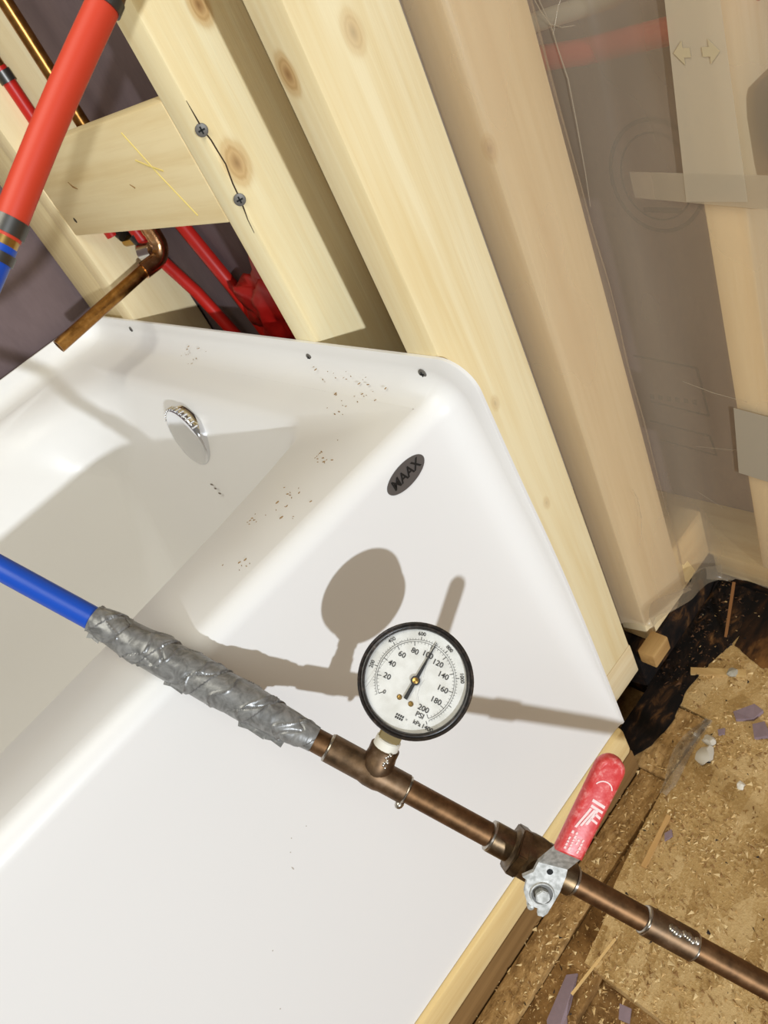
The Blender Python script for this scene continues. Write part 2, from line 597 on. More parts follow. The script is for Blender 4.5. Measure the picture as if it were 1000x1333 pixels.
def tub():
    bm = bmesh.new()
    loops = []
    # (z, x0, x1, y0 far, y0 at end, y1, rf, rb)
    spec = [
        (0.468, -1.495, -0.030, 0.018, 0.018, 0.718, 0.002, 0.002),
        (0.468, -1.440, -0.066, 0.072, 0.108, 0.704, 0.040, 0.035),
        (0.461, -1.430, -0.075, 0.081, 0.117, 0.694, 0.042, 0.110),
        (0.450, -1.424, -0.081, 0.085, 0.121, 0.686, 0.044, 0.170),
        (0.424, -1.410, -0.092, 0.090, 0.126, 0.668, 0.046, 0.160),
        (0.380, -1.380, -0.110, 0.096, 0.131, 0.645, 0.050, 0.100),
        (0.330, -1.350, -0.130, 0.104, 0.138, 0.622, 0.055, 0.022),
        (0.230, -1.280, -0.160, 0.118, 0.150, 0.600, 0.060, 0.030),
        (0.140, -1.220, -0.190, 0.132, 0.164, 0.582, 0.070, 0.070),
        (0.112, -1.190, -0.215, 0.152, 0.184, 0.562, 0.075, 0.075),
        (0.104, -1.150, -0.250, 0.190, 0.220, 0.524, 0.075, 0.075),
        (0.100, -0.900, -0.450, 0.330, 0.330, 0.390, 0.02, 0.02),
    ]
    for (z, x0, x1, ya, yb, y1, rf, rb) in spec:
        loops.append([bm.verts.new((x, y, z)) for x, y in rrect(x0, x1, ya, yb, y1, rf, rb)])
    for a, b in zip(loops, loops[1:]):
        m = len(a)
        for i in range(m):
            bm.faces.new((a[i], a[(i + 1) % m], b[(i + 1) % m], b[i]))
    bm.faces.new(loops[-1])
    # front edge and apron, drawn out along the length
    prof = [(0.018, ZR)]
    r = 0.018
    for i in range(9):
        t = math.radians(90 + 86 * i / 8)
        prof.append((0.018 + r * math.cos(t), ZR - r + r * math.sin(t)))
    yt, zt = prof[-1]
    for k in range(1, 13):
        f = k / 12
        prof.append((yt + (-0.041 - yt) * f, zt * (1 - f)))
    rows = []
    xs = [-1.52, -1.0, -0.6, -0.3, -0.12, -0.030]
    for x in xs:
        rows.append([bm.verts.new((x, y, z)) for y, z in prof])
    for a, b in zip(rows, rows[1:]):
        for i in range(len(prof) - 1):
            bm.faces.new((a[i], a[i + 1], b[i + 1], b[i]))
    # cove and tiling flange: loft from the inner path to the free edge
    inner, outer = [], []
    def flange_y(z):
        tab = [(0.0, -0.0445), (0.06, -0.0452), (0.10, -0.0455), (0.15, -0.0456), (0.20, -0.0452), (0.25, -0.0442), (0.30, -0.0424), (0.35, -0.0392), (0.40, -0.0365), (0.444, -0.0348), (0.484, -0.0340)]
        for (z0, y0), (z1, y1) in zip(tab, tab[1:]):
            if z <= z1: return y0 + (y1 - y0) * (z - z0) / (z1 - z0)
        return tab[-1][1]
    # apron part from the floor up
    K = 16
    ap = list(reversed(prof))
    za = [p for p in ap if p[1] < 0.4495]
    for (y, z) in za:
        inner.append((Vector((-0.030, y, z)), Vector((1, 0, 0)), None))
        f = z / zt
        outer.append(Vector((-0.004, flange_y(f * 0.47), f * 0.47)))
    fil = [p for p in ap if p[1] >= 0.4495]
    for i, (y, z) in enumerate(fil):
        t = i / (len(fil) - 1)
        a = math.radians(180 - 90 * t)
        outer.append(Vector((-0.004, 0.0 + 0.0340 * math.cos(a), 0.470 + 0.030 * math.sin(a))))
        inner.append((Vector((-0.030, y, z)), Vector((1, 0, 0)), None))
    for y in (0.05, 0.10, 0.2, 0.3, 0.4, 0.5, 0.6, 0.68):
        inner.append((Vector((-0.030, y, ZR)), Vector((1, 0, 0)), None)); outer.append(Vector((-0.004, y, 0.500)))
    # back end corner, rounded in plan
    for i in range(7):
        a = math.radians(90 * i / 6)
        inner.append((Vector((-0.0320 + 0.002 * math.cos(a), 0.716 + 0.002 * math.sin(a), ZR)), Vector((math.cos(a), math.sin(a), 0)), None))
        outer.append(Vector((-0.034 + 0.030 * math.cos(a), 0.714 + 0.030 * math.sin(a), 0.500)))
    for x in (-0.1, -0.2, -0.4, -0.8, -1.52):
        inner.append((Vector((x, 0.718, ZR)), Vector((0, 1, 0)), None)); outer.append(Vector((x, 0.744, 0.500)))
    rows = []
    NC = 7
    for (p, o, _), q in zip(inner, outer):
        row = []
        d = q - p
        ow = d.dot(o)                       # outward reach to the flange plane
        nv = d - o * ow                     # free-edge direction along the flange
        L = nv.length
        nv = nv.normalized()
        rc = min(0.022, L * 0.8)
        for k in range(NC + 1):
            t = math.pi / 2 * k / NC
            row.append(bm.verts.new(p + o * (ow * math.sin(t)) + nv * (rc * (1 - math.cos(t)))))
        row.append(bm.verts.new(p + o * ow + nv * (L - 0.0012)))
        row.append(bm.verts.new(p + o * (ow + 0.0008) + nv * L))
        row.append(bm.verts.new(p + o * (ow + 0.0036) + nv * L))
        row.append(bm.verts.new(p + o * (ow + 0.0036) + nv * (rc * 0.3)))
        rows.append(row)
    for a, b in zip(rows, rows[1:]):
        for i in range(len(a) - 1):
            bm.faces.new((a[i], b[i], b[i + 1], a[i + 1]))
    bmesh.ops.remove_doubles(bm, verts=bm.verts, dist=0.0004)
    for f in bm.faces:
        f.material_index = 0
    return finish('bathtub', bm, [ACRYLIC, ACR_EDGE], origin=(-0.76, 0.36, 0.0), smooth=50)


bath = tub()
tag(bath, 'white acrylic alcove bathtub with a plain skirted apron and tiling flange', 'bathtub')

# overflow cover on the end wall of the basin
oc = Vector((-0.0925, 0.360, 0.422)); od = Vector((-0.985, -0.02, 0.15)).normalized()
ov = lathe('overflow_cover', oc - od * 0.004, od,
           [(0.0, 0.034), (0.001, 0.0365), (0.011, 0.0375), (0.013, 0.0365), (0.0142, 0.0345), (0.0146, 0.030), (0.0150, 0.0)], CHROME, bath, seg=48)
tag(ov, 'round chrome overflow cover on the basin end wall')
u = od.cross(Vector((0, 0, 1))).normalized(); w = u.cross(od)
bm = bmesh.new()
for k in range(14):
    a = math.radians(30 + 120 * k / 13)
    p = oc + od * 0.003 + (u * math.cos(a) + w * math.sin(a)) * 0.0375
    add_tube(bm, [p, p + od * 0.007], 0.0012, 6)
finish('grip_rib', bm, CHROME, ov, smooth=60)
# drip mark below the cover
bm = bmesh.new()
for (yy, zz, sx) in ((0.333, 0.372, 0.008), (0.326, 0.369, 0.006), (0.318, 0.365, 0.007)):
    xx = -0.1132 - (0.380 - zz) * 0.4 - 0.0010
    bmesh.ops.create_icosphere(bm, subdivisions=1, radius=0.0011, matrix=Matrix.Translation((xx, yy, zz)) @ Matrix.Diagonal((1, sx / 0.002, 0.8, 1)))
finish('dirt_smear', bm, plain('grey_dirt', (120, 110, 98), 0.9), bath)


def screw_head(name, pos, normal, parent, r=0.0042, label=None):
    n = Vector(normal).normalized()
    o = lathe(name, Vector(pos) - n * 0.002, n, [(0.0, r * 0.8), (0.002, r), (0.0026, r * 0.97), (0.0029, r * 0.8), (0.0030, 0.0)], SCREW, parent, seg=20)
    uu = n.cross(Vector((0, 0, 1))).normalized(); ww = uu.cross(n)
    bm = bmesh.new()
    c = Vector(pos) + n * 0.0010
    for (a, b) in ((uu, ww), (ww, uu)):
        q = [c + a * (r * .55) + b * (r * .13), c - a * (r * .55) + b * (r * .13), c - a * (r * .55) - b * (r * .13), c + a * (r * .55) - b * (r * .13)]
        poly_prism(bm, q, n, 0.0003)
    finish('cross_recess', bm, SCREW_SLOT, o)
    if label: o['label'] = label
    return o


for (y, z) in ((0.6034, 0.4857), (0.1825, 0.4830), (0.0221, 0.4837)):
    screw_head('flange_screw', (-0.0045, y, z), (-1, 0, 0), bath, 0.0046)

# oval name badge on the apron
def apron_pt(x, z, lift=0.0):
    f = 1 - z / 0.450
    return Vector((x, 0.0005 + (-0.041 - 0.0005) * f - lift, z))
bc = apron_pt(-0.0765, 0.4415)
bright = Vector((1, 0, 0)); bup = Vector((0, 0.0918, 0.9958)).normalized()
bright = (bright).normalized(); bn = bright.cross(bup)
bm = bmesh.new()
ring = []
for k in range(40):
    a = 2 * math.pi * k / 40
    ring.append(bc + bright * (0.0222 * math.cos(a)) + bup * (0.0102 * math.sin(a)) + bn * 0.0001)
poly_prism(bm, ring, bn, 0.0010)
badge = finish('badge', bm, plain('pewter_badge', (112, 108, 106), 0.38, 0.5), bath, smooth=30)
badge['label'] = 'oval pewter-grey maker badge near the apron top'
bm = bmesh.new()
text_bm(bm, 'MAAX', bc + bn * 0.0012 + bup * 0.0002, bright, bup, 0.0118, bold=0.0003, sx=0.98)
finish('badge_lettering', bm, plain('badge_black', (18, 17, 17), 0.5), badge, recalc=False)

# ================================================================== FRAMING
G = 'wall studs'
st1 = box('wall_stud', 0, 0.089, 0.0, 0.038, 0.0075, 1.3,
          pine('pine_front', 'z', seed=1, knots=[((0.0416 - .0445, -0.019, 0.7124), 0.011, 0.55), ((-0.0445, 0.006, 0.7097), 0.011),
                                                ((0.036 - .0445, -.019, 0.417), 0.006, 0.4), ((0.049 - .0445, -.019, 0.283), 0.006, 0.35)]), bevel=0.0028)
tag(st1, 'pale pine front stud beside the bathtub flange corner, uncovered by plastic', 'stud', G)
st2 = box('wall_stud', 0, 0.089, 0.162, 0.200, -0.02, 1.3,
          pine('pine_second', 'z', light=(254, 240, 196), dark=(242, 218, 162), seed=2,
               knots=[((0.0141 - .0445, -0.019, 0.6859), 0.015, 0.9), ((0.0497 - .0445, -0.019, 0.790), 0.012)]), bevel=0.0032)
tag(st2, 'pine stud with two dark screws along a crack', 'stud', G)
for z in (0.6995, 0.6415):
    screw_head('drywall_screw', (0.0006, 0.1626, z), (-0.55, -0.84, 0), st2, 0.0052)
# crack between and around the screws
bm = bmesh.new()
pts = [(0.0004, 0.1612, 0.722), (0.0008, 0.1612, 0.706), (0.0010, 0.1612, 0.6995), (0.0030, 0.1612, 0.690), (0.0034, 0.1612, 0.681),
       (0.0042, 0.1612, 0.670), (0.0014, 0.1612, 0.655), (0.0006, 0.1616, 0.6415), (0.0001, 0.1628, 0.634), (-0.0005, 0.1650, 0.624), (-0.0006, 0.1662, 0.612)]
add_tube(bm, [Vector(p) + Vector((0.0003, 0.0006, 0)) for p in pts], [0.0002] + [0.0006] * 8 + [0.0004, 0.0002], 6)
finish('split', bm, CRACK, st2)

blk = box('wall_blocking', 0.0005, 0.0285, 0.2005, 0.5825, 0.622, 0.7275,
          pine('pine_block', 'y', light=(242, 222, 174), dark=(224, 196, 140), seed=3), bevel=0.0025)
tag(blk, 'horizontal pine blocking nailed between two studs above the bathtub flange', 'blocking')
lathe('nail_hole', (0.0008, 0.548, 0.642), (-1, 0, 0), [(0, 0.0032), (0.0004, 0.0034), (0.0006, 0.0)], CRACK, blk, 12)
NICK = plain('pine_nick', (150, 112, 62), 0.8)
tube('knife_nick', [(0.0004, 0.492, 0.6850), (0.0004, 0.486, 0.6790), (0.0004, 0.478, 0.6760)], [0.0004, 0.0011, 0.0004], NICK, blk, 6)
tube('knife_nick', [(0.0004, 0.345, 0.6700), (0.0004, 0.338, 0.6660)], [0.0004, 0.0008], NICK, blk, 6)
bm = bmesh.new()
for (a, b) in (((0.297, 0.715), (0.247, 0.632)), ((0.302, 0.690), (0.262, 0.676))):
    p0 = Vector((0.00035, a[0], a[1])); p1 = Vector((0.00035, b[0], b[1]))
    add_tube(bm, [p0, (p0 + p1) / 2 + Vector((0, 0.002, 0)), p1], 0.0008, 6)
finish('wax_mark', bm, YEL, blk)

stA = box('wall_stud', 0, 0.089, 0.583, 0.621, -0.02, 1.3, pine('pine_third', 'z', light=(242, 223, 178), dark=(224, 198, 146), seed=4), bevel=0.002)
tag(stA, 'pine stud at the left end of the blocking, behind the red hose', 'stud', G)
stB = box('wall_stud', 0.010, 0.048, 0.6215, 0.757, -0.02, 1.3, pine('pine_corner', 'z', light=(232, 212, 164), dark=(206, 178, 126), seed=6), bevel=0.002)
tag(stB, 'corner stud set back against the purple drywall, furthest left', 'stud', G)
box('fire_block', 0.049, 0.0885, 0.6215, 0.757, 0.50, 0.5385, pine('pine_small', 'y', light=(226, 204, 156), seed=8), stB)

# studs behind the poly sheet
st3 = box('wall_stud', 0.124, 0.2115, 0.0, 0.038, -0.028, 1.3, pine('pine_covered', 'z', light=(252, 230, 182), dark=(234, 204, 150), seed=9, grey=0.15,
          knots=[((0.1193 - .168 + 0.006, -.019, 0.63), 0.009, 0.6)]), bevel=0.003)
tag(st3, 'pine stud behind clear plastic, just right of the uncovered front stud', 'stud', G)
st4 = box('wall_stud', 0.286, 0.374, -0.1035, -0.0655, -0.031, 1.3, pine('pine_right', 'z', light=(252, 232, 188), dark=(236, 206, 154), seed=10), bevel=0.002)
tag(st4, 'pine stud behind plastic at the right edge, crossed by grey tape', 'stud', G)
# plates
pl1 = box('floor_plate', 0.001, 0.0905, 0.0, 0.038, -0.046, 0.0070, pine('pine_plate_end', 'x', light=(240, 222, 182), dark=(222, 196, 146), seed=11), bevel=0.002)
tag(pl1, 'short pale plate under the front stud beside the tub corner', 'plate')
pl2 = box('floor_plate', 0.2865, 0.374, -1.2, 0.16, -0.070, -0.0315, pine('pine_plate_right', 'y', light=(232, 206, 150), dark=(206, 172, 112), seed=12), bevel=0.002)
tag(pl2, 'pine floor plate of the right wall behind the plastic, below the purple drywall', 'plate')
pl5 = box('floor_plate', 0.2125, 0.2855, 0.004, 0.042, -0.030, 0.050, pine('pine_plate_corner', 'x', light=(234, 208, 154), dark=(206, 172, 114), seed=14), bevel=0.002)
tag(pl5, 'short pine block behind the plastic in the corner, right of the covered stud', 'plate')
pl3 = box('charred_plate', 0.093, 0.2855, -0.002, 0.038, -0.1095, -0.031, CHAR, bevel=0.003)
tag(pl3, 'black charred floor plate under the plastic-covered stud', 'plate')
pl4 = box('scorched_plate', 0.2862, 0.374, -1.2, 0.10, -0.1095, -0.0702, SCORCH, bevel=0.002)
tag(pl4, 'brown scorched board under the right wall plate', 'plate')
# ledger below the apron
lg = box('ledger_strip', -1.5, -0.0075, -0.0480, -0.004, -0.0500, -0.001, pine('pine_ledger', 'x', light=(240, 214, 156), dark=(220, 184, 120), seed=13,
         knots=[((0.55, -0.02, 0.02), 0.004)]), bevel=0.006)
tag(lg, 'long pale pine ledger strip along the foot of the tub apron', 'board')
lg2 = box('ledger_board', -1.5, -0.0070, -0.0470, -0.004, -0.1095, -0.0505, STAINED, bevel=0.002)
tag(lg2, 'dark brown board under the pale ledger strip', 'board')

# ================================================================== PIPES IN THE WALL
# vertical copper riser with elbow and spout stub
px_, py_ = 0.060, 0.508
sp = empty('spout_pipe', (px_, py_, 0.55))
tag(sp, 'copper spout pipe with elbow, stub poking out over the tub from under the blocking', 'pipe')
tube('riser', [(px_, py_, 1.25), (px_, py_, 0.585)], 0.0079, COPPER_W, sp)
el = tube('elbow', [(px_, py_, 0.600), (px_, py_, 0.584)] + arc((px_ - 0.020, py_, 0.580), (1, 0, 0), (0, 0, -1), 0.020, 0, math.pi / 2, 8)[1:] + [(px_ - 0.038, py_, 0.5600)],
     [0.0105] * 11, COPPER_B, sp, seg=24, origin=(px_, py_, 0.56))
tube('elbow_collar', [(px_, py_, 0.606), (px_, py_, 0.592)], 0.0112, COPPER_B, el)
bm = bmesh.new()
e0 = Vector((px_ - 0.036, py_, 0.5600)); e1 = Vector((-0.1178, 0.5115, 0.5475))
r_o = add_tube(bm, [e0, e0.lerp(e1, 0.5), e1], 0.0082, 24, caps=False)
r_i = add_tube(bm, [e0, e1], 0.0068, 24, caps=False)
for k in range(24):
    bm.faces.new((r_o[-1][k], r_o[-1][(k + 1) % 24], r_i[-1][(k + 1) % 24], r_i[-1][k]))
finish('stub', bm, COPPER_W, sp, smooth=40, recalc=False)
nip = tube('silver_nipple', [(px_ - 0.006, py_ + 0.006, 0.571), (px_ - 0.012, py_ + 0.028, 0.571)], [0.0125, 0.0125], plain('nickel_plate', (204, 200, 192), 0.22, 1.0), sp, seg=24)

# short red pex riser beside it
rp = empty('red_riser', (0.0385, 0.5755, 0.76))
tag(rp, 'short red riser pipe with crimp ring standing behind the blocking', 'pipe')
tube('copper_adapter', [(0.0385, 0.5745, 1.2), (0.0385, 0.5745, 0.800)], 0.0072, COPPER_W, rp)
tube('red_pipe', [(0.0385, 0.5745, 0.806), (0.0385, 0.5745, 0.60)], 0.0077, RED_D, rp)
tube('crimp_ring', [(0.0385, 0.5745, 0.802), (0.0385, 0.5745, 0.790)], 0.0092, RING, rp)

# red elbow fitting under the blocking, pipe running down and back
rf = empty('red_branch', (0.05, 0.55, 0.55))
tag(rf, 'red branch pipe with black crimp rings beneath the blocking', 'pipe')
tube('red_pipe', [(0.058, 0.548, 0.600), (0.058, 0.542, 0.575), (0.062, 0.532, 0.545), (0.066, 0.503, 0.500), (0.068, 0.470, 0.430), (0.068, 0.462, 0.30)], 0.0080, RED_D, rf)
for (a, b) in (((0.050, 0.5740, 0.602), (0.050, 0.566, 0.594)), ((0.056, 0.551, 0.592), (0.058, 0.548, 0.580)), ((0.058, 0.545, 0.572), (0.0585, 0.541, 0.562))):
    tube('crimp_ring', [a, b], 0.0098, BLACK, rf)
tube('brass_tee', [(0.052, 0.579, 0.585), (0.057, 0.548, 0.585)], 0.0070, BRASS, rf)

# red sheet bunched in the dark bay and a leaning red pipe
bm = bmesh.new()
bmesh.ops.create_icosphere(bm, subdivisions=4, radius=1.0)
rnd = random.Random(3)
from mathutils import noise as mnoise
for v in bm.verts:
    p = v.co.copy()
    k = 1.0 + 0.55 * mnoise.noise(p * 1.7) + 0.32 * mnoise.noise(p * 4.1 + Vector((3, 1, 2)))
    v.co = Vector((0.064 + p.x * 0.018 * k, 0.315 + p.y * 0.062 * k, 0.485 + p.z * 0.058 * k))
    v.co.x = min(v.co.x, 0.0905)
bag = finish('red_plastic_wrap', bm, plain('red_film', (168, 22, 16), 0.45), smooth=180)
tag(bag, 'crumpled red plastic stuffed in the dark bay behind the tub flange', 'plastic')
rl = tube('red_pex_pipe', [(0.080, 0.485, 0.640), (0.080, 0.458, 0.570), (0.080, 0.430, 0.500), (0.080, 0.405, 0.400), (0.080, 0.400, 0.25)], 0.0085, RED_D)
tag(rl, 'red pipe leaning in the bay just right of the copper elbow', 'pipe')

# ================================================================== RED HOSE IN FRONT
hz = empty('red_hose', (-0.15, 0.02, 0.74))
tag(hz, 'bright red hose slanting across the upper left foreground, joined to a blue pipe', 'hose')
H = [Vector((-0.0678, -0.0173, 0.8149)), Vector((-0.1003, -0.0138, 0.7993)), Vector((-0.1122, -0.0139, 0.7919)), Vector((-0.2126, -0.0092, 0.7363)),
     Vector((-0.2232, -0.0096, 0.7294)), Vector((-0.2303, -0.0104, 0.7240)), Vector((-0.2411, -0.0115, 0.7160))]
hd = (H[3] - H[2]).normalized()
bow = Vector((0, 0, 1)) - hd * hd.z
hpts = [H[1]] + [H[2].lerp(H[3], f) + bow * (0.0012 * math.sin(math.pi * f)) for f in (0, .2, .4, .6, .8, 1)] + [H[3] + hd * 0.0075]
tube('red_pipe', hpts, 0.0080, RED, hz, seg=28)
tube('crimp_ring', [H[2] - hd * 0.006, H[2] - hd * 0.0005], 0.0091, RING, hz, 28)
tube('copper_fitting', [H[0] - hd * 0.05, H[1], H[2] - hd * 0.004], 0.0086, COPPER, hz)
rg = tube('crimp_ring', [H[3] - hd * 0.002, H[3] + hd * 0.006], 0.0090, RING, hz, 28)
tube('brass_coupling', [H[3] + hd * 0.004, H[3] + hd * 0.0125], 0.0076, BRASS, hz)
tube('crimp_ring', [H[3] + hd * 0.0150, H[3] + hd * 0.0200], 0.0089, RING, hz, 28)
tube('blue_pipe', soften([H[3] + hd * 0.0115, H[3] + hd * 0.021, H[3] + hd * 0.045, H[5] + hd * 0.09 + Vector((-0.02, 0, 0.01)), H[5] + hd * 0.15 + Vector((-0.09, 0, 0.05)), Vector((-0.62, -0.02, 0.70)), Vector((-1.1, -0.05, 0.66))]), 0.0080, BLUE, hz, 24)

# ================================================================== TEST MANIFOLD
T = Vector((-0.26533276, -0.1104587, 0.37617095))
D = Vector((0.23929354, -0.70113565, -0.67167507)).normalized()
NV = Vector((-0.23061901, -0.62694649, 0.7441458)).normalized()     # dial faces the room
UP = Vector((0.94292515, 0.04481055, 0.32997604)).normalized()
RT = UP.cross(NV).normalized()
def P(s): return T + D * s
mf = empty('gauge_manifold', T)
tag(mf, 'copper test pipe with round pressure gauge, red lever valve and taped blue end', 'pipe assembly')
tube('copper_pipe', [P(-0.10), P(-0.028)], 0.0079, COPPER, mf, 28)
tube('copper_pipe', [P(0.018), P(0.056), P(0.094)], 0.0079, COPPER, mf, 28)
tube('copper_pipe', [P(0.142), P(0.20)], 0.0079, COPPER, mf, 28)
tube('copper_pipe', [P(0.23), P(0.34), P(0.70)], 0.0079, COPPER, mf, 28)
# tee with its branch
SD = ((Vector((-0.21054132, -0.12152239, 0.41570038)) - T) - D * (Vector((-0.21054132, -0.12152239, 0.41570038)) - T).dot(D))
GC = Vector((-0.21054132, -0.12152239, 0.41570038))
SB = (GC - T).normalized()
pts, rad = lathe_pts(P(-0.0335), D, [(0, 0.0086), (0.0006, 0.0096), (0.026, 0.0096), (0.030, 0.0104), (0.037, 0.0104), (0.041, 0.0096), (0.0565, 0.0096), (0.0572, 0.0084)])
bm = bmesh.new()
add_tube(bm, pts, rad, 28)
pts, rad = lathe_pts(T, SB, [(0, 0.0096), (0.006, 0.0112), (0.010, 0.0104), (0.0140, 0.0098), (0.0190, 0.0099), (0.0197, 0.0086)])
add_tube(bm, pts, rad, 28)
tee = finish('tee', bm, COPPER_D, mf, smooth=50)
bm = bmesh.new()
r1, r2 = random.Random(4), random.Random(9)
for s0 in (-0.0337, 0.0237):
    pts, rad = lathe_pts(P(s0 - 0.0012), D, [(0, 0.0081), (0.0008, 0.0093), (0.0018, 0.0094), (0.0026, 0.0081)])
    tube('solder_bead', pts, rad, SOLDER, tee, 24, True, 60, lambda i, a: 1 + 0.03 * math.sin(3 * a + 1))
# drip of solder hanging under the right end and runs down the branch
dn = (NV * 0.35 - SB).normalized()
bmesh.ops.create_icosphere(bm, subdivisions=2, radius=0.0028, matrix=Matrix.Translation(P(0.0235) + dn * 0.0098) @ Matrix.Diagonal((1.3, 1, 1.1, 1)))
tag(finish('solder_bead', bm, SOLDER, tee, smooth=60), None)
bm = bmesh.new()
for k in range(13):
    p = T + SB * (0.001 + 0.0013 * k) + NV * 0.0086 + D * (0.0040 + 0.0012 * math.sin(k * 1.7))
    bmesh.ops.create_icosphere(bm, subdivisions=2, radius=0.0014 + 0.0007 * r1.random(), matrix=Matrix.Translation(p))
tag(finish('solder_run', bm, SOLDER, tee, smooth=60), None, kind='stuff')

# pressure gauge
gz = lathe('pressure_gauge', GC - NV * 0.022, NV, [(0, 0.020), (0.001, 0.030), (0.004, 0.0345), (0.020, 0.0350), (0.0215, 0.0348), (0.0220, 0.0330)], BEZEL, mf, 72)
tag(gz, 'round dial pressure gauge with black bezel and white face')
bm = bmesh.new()
def ann(bm, c, n, prof, seg=72):
    """ring surface through (height, radius) pairs"""
    n = Vector(n); a = RT; b = UP
    rows = []
    for h, r in prof:
        rows.append([bm.verts.new(c + n * h + (a * math.cos(2 * math.pi * k / seg) + b * math.sin(2 * math.pi * k / seg)) * r) for k in range(seg)])
    for x, y in zip(rows, rows[1:]):
        for k in range(seg):
            bm.faces.new((x[k], x[(k + 1) % seg], y[(k + 1) % seg], y[k]))
    return rows
ann(bm, GC, NV, [(-0.0020, 0.0346), (-0.0010, 0.0362), (0.0050, 0.0366), (0.0062, 0.0366), (0.0068, 0.0358), (0.0064, 0.0350), (0.0056, 0.0346), (0.0062, 0.0340), (0.0060, 0.0330), (0.0045, 0.0322), (0.0016, 0.0321)])
finish('bezel', bm, BEZEL, gz, smooth=60, recalc=False)
dial = lathe('dial', GC + NV * 0.0008, NV, [(0, 0.0300), (0.0004, 0.0323), (0.0008, 0.0323), (0.0010, 0.0)], DIAL, gz, 64, smooth=20)
bm = bmesh.new()
DC = GC + NV * 0.0019
def pol(r, ang):        # angle clockwise from the dial's up
    return DC + (UP * math.cos(ang) + RT * math.sin(ang)) * r
def stroke(bm, r0, r1, ang, w):
    t = UP * -math.sin(ang) + RT * math.cos(ang)
    a, b = pol(r0, ang), pol(r1, ang)
    bm.faces.new([bm.verts.new(q) for q in (a - t * w, a + t * w, b + t * w, b - t * w)])
def arcline(bm, r, a0, a1, w, n=90):
    for i in range(n):
        x, y = a0 + (a1 - a0) * i / n, a0 + (a1 - a0) * (i + 1) / n
        bm.faces.new([bm.verts.new(q) for q in (pol(r - w, x), pol(r + w, x), pol(r + w, y), pol(r - w, y))])
A0, A1 = math.radians(-135), math.radians(135)
def psi(v): return A0 + (A1 - A0) * v / 200.0
def kpa(v): return psi(v / 6.895)
for v in range(0, 201, 20):
    stroke(bm, 0.0218, 0.0245, psi(v), 0.00020)
for v in range(0, 201, 4):
    stroke(bm, 0.0232, 0.0245, psi(v), 0.00008)
arcline(bm, 0.0245, A0, A1, 0.00012)
for v in range(0, 1401, 20):
    if kpa(v) <= A1 + 0.03:
        stroke(bm, 0.0257, 0.0266 if v % 100 else 0.0271, kpa(v), 0.00009)
for v in range(200, 1401, 200):
    stroke(bm, 0.0255, 0.0277, kpa(v), 0.00020)
arcline(bm, 0.0256, A0, A1, 0.00010)
for v in range(20, 181, 20):
    text_bm(bm, str(v), pol(0.0182 if v < 100 else 0.0178, psi(v)), RT, UP, 0.0049, bold=0.00005)
text_bm(bm, '0', DC - RT * 0.0146 - UP * 0.0150, RT, UP, 0.0036, bold=0.00005)
text_bm(bm, '200', DC + RT * 0.0120 - UP * 0.0134, RT, UP, 0.0049, bold=0.00005)
text_bm(bm, 'PSI', DC + RT * 0.0117 - UP * 0.0180, RT, UP, 0.0046, bold=0.00005)
for v in range(200, 1001, 200):
    a = kpa(v)
    up_ = UP * math.cos(a) + RT * math.sin(a)
    rt_ = RT * math.cos(a) - UP * math.sin(a)
    text_bm(bm, str(v), pol(0.0294, a), rt_, up_, 0.0033, bold=0.00004)
text_bm(bm, '1400', DC + RT * 0.0192 - UP * 0.0230, RT, UP, 0.0038, bold=0.00005)
text_bm(bm, 'kPa', DC + RT * 0.0122 - UP * 0.0230, RT, UP, 0.0037, bold=0.00004)
finish('dial_markings', bm, INKB, dial, recalc=False)
bm = bmesh.new()
mk = DC + RT * 0.0006 - UP * 0.0246
for j, ws in enumerate((0.0046, 0.0052)):
    for i in range(4):
        c = mk + RT * ((i - 1.5) * 0.0014) + UP * (0.0010 - j * 0.0018)
        w_, h_ = 0.0005, 0.0007
        bm.faces.new([bm.verts.new(c + RT * x + UP * y) for x, y in ((-w_, -h_), (w_, -h_), (w_ + 0.0002, h_), (-w_ + 0.0002, h_))])
for i in range(14):
    a0_, a1_ = 2 * math.pi * i / 14, 2 * math.pi * (i + 1) / 14
    c = mk + RT * 0.0048 + UP * 0.0006
    bm.faces.new([bm.verts.new(c + RT * (r * math.cos(a)) + UP * (r * math.sin(a))) for r, a in ((0.00035, a0_), (0.0005, a0_), (0.0005, a1_), (0.00035, a1_))])
finish('maker_mark', bm, INKB, dial, recalc=False)
# needle
na = psi(103)
nd_ = UP * math.cos(na) + RT * math.sin(na); nt = nd_.cross(NV)
bm = bmesh.new()
nc = DC + NV * 0.0010
poly_prism(bm, [nc - nd_ * 0.0130 - nt * 0.0013, nc - nd_ * 0.0130 + nt * 0.0013, nc - nd_ * 0.0022 + nt * 0.0011, nc + nd_ * 0.0035 + nt * 0.0011, nc + nd_ * 0.0274 + nt * 0.00022,
                nc + nd_ * 0.0274 - nt * 0.00022, nc + nd_ * 0.0035 - nt * 0.0011, nc - nd_ * 0.0022 - nt * 0.0011], NV, 0.0004)
finish('needle', bm, plain('needle_black', (22, 22, 24), 0.5), gz)
hub = lathe('needle_hub', nc - NV * 0.0002, NV, [(0, 0.0030), (0.0012, 0.0030), (0.0016, 0.0026)], plain('hub_grey', (70, 70, 72), 0.4, 0.6), gz, 24)
lathe('hub_pin', nc + NV * 0.0010, NV, [(0, 0.0021), (0.0010, 0.0019), (0.0014, 0.0)], BRASS, gz, 20)
for (x, y) in ((-0.0046, -0.0136), (0.0036, -0.0142)):
    lathe('dial_screw', DC + RT * x + UP * y - NV * 0.0002, NV, [(0, 0.0017), (0.0005, 0.0017), (0.0010, 0.0012), (0.0011, 0.0)], BRASS, gz, 16)
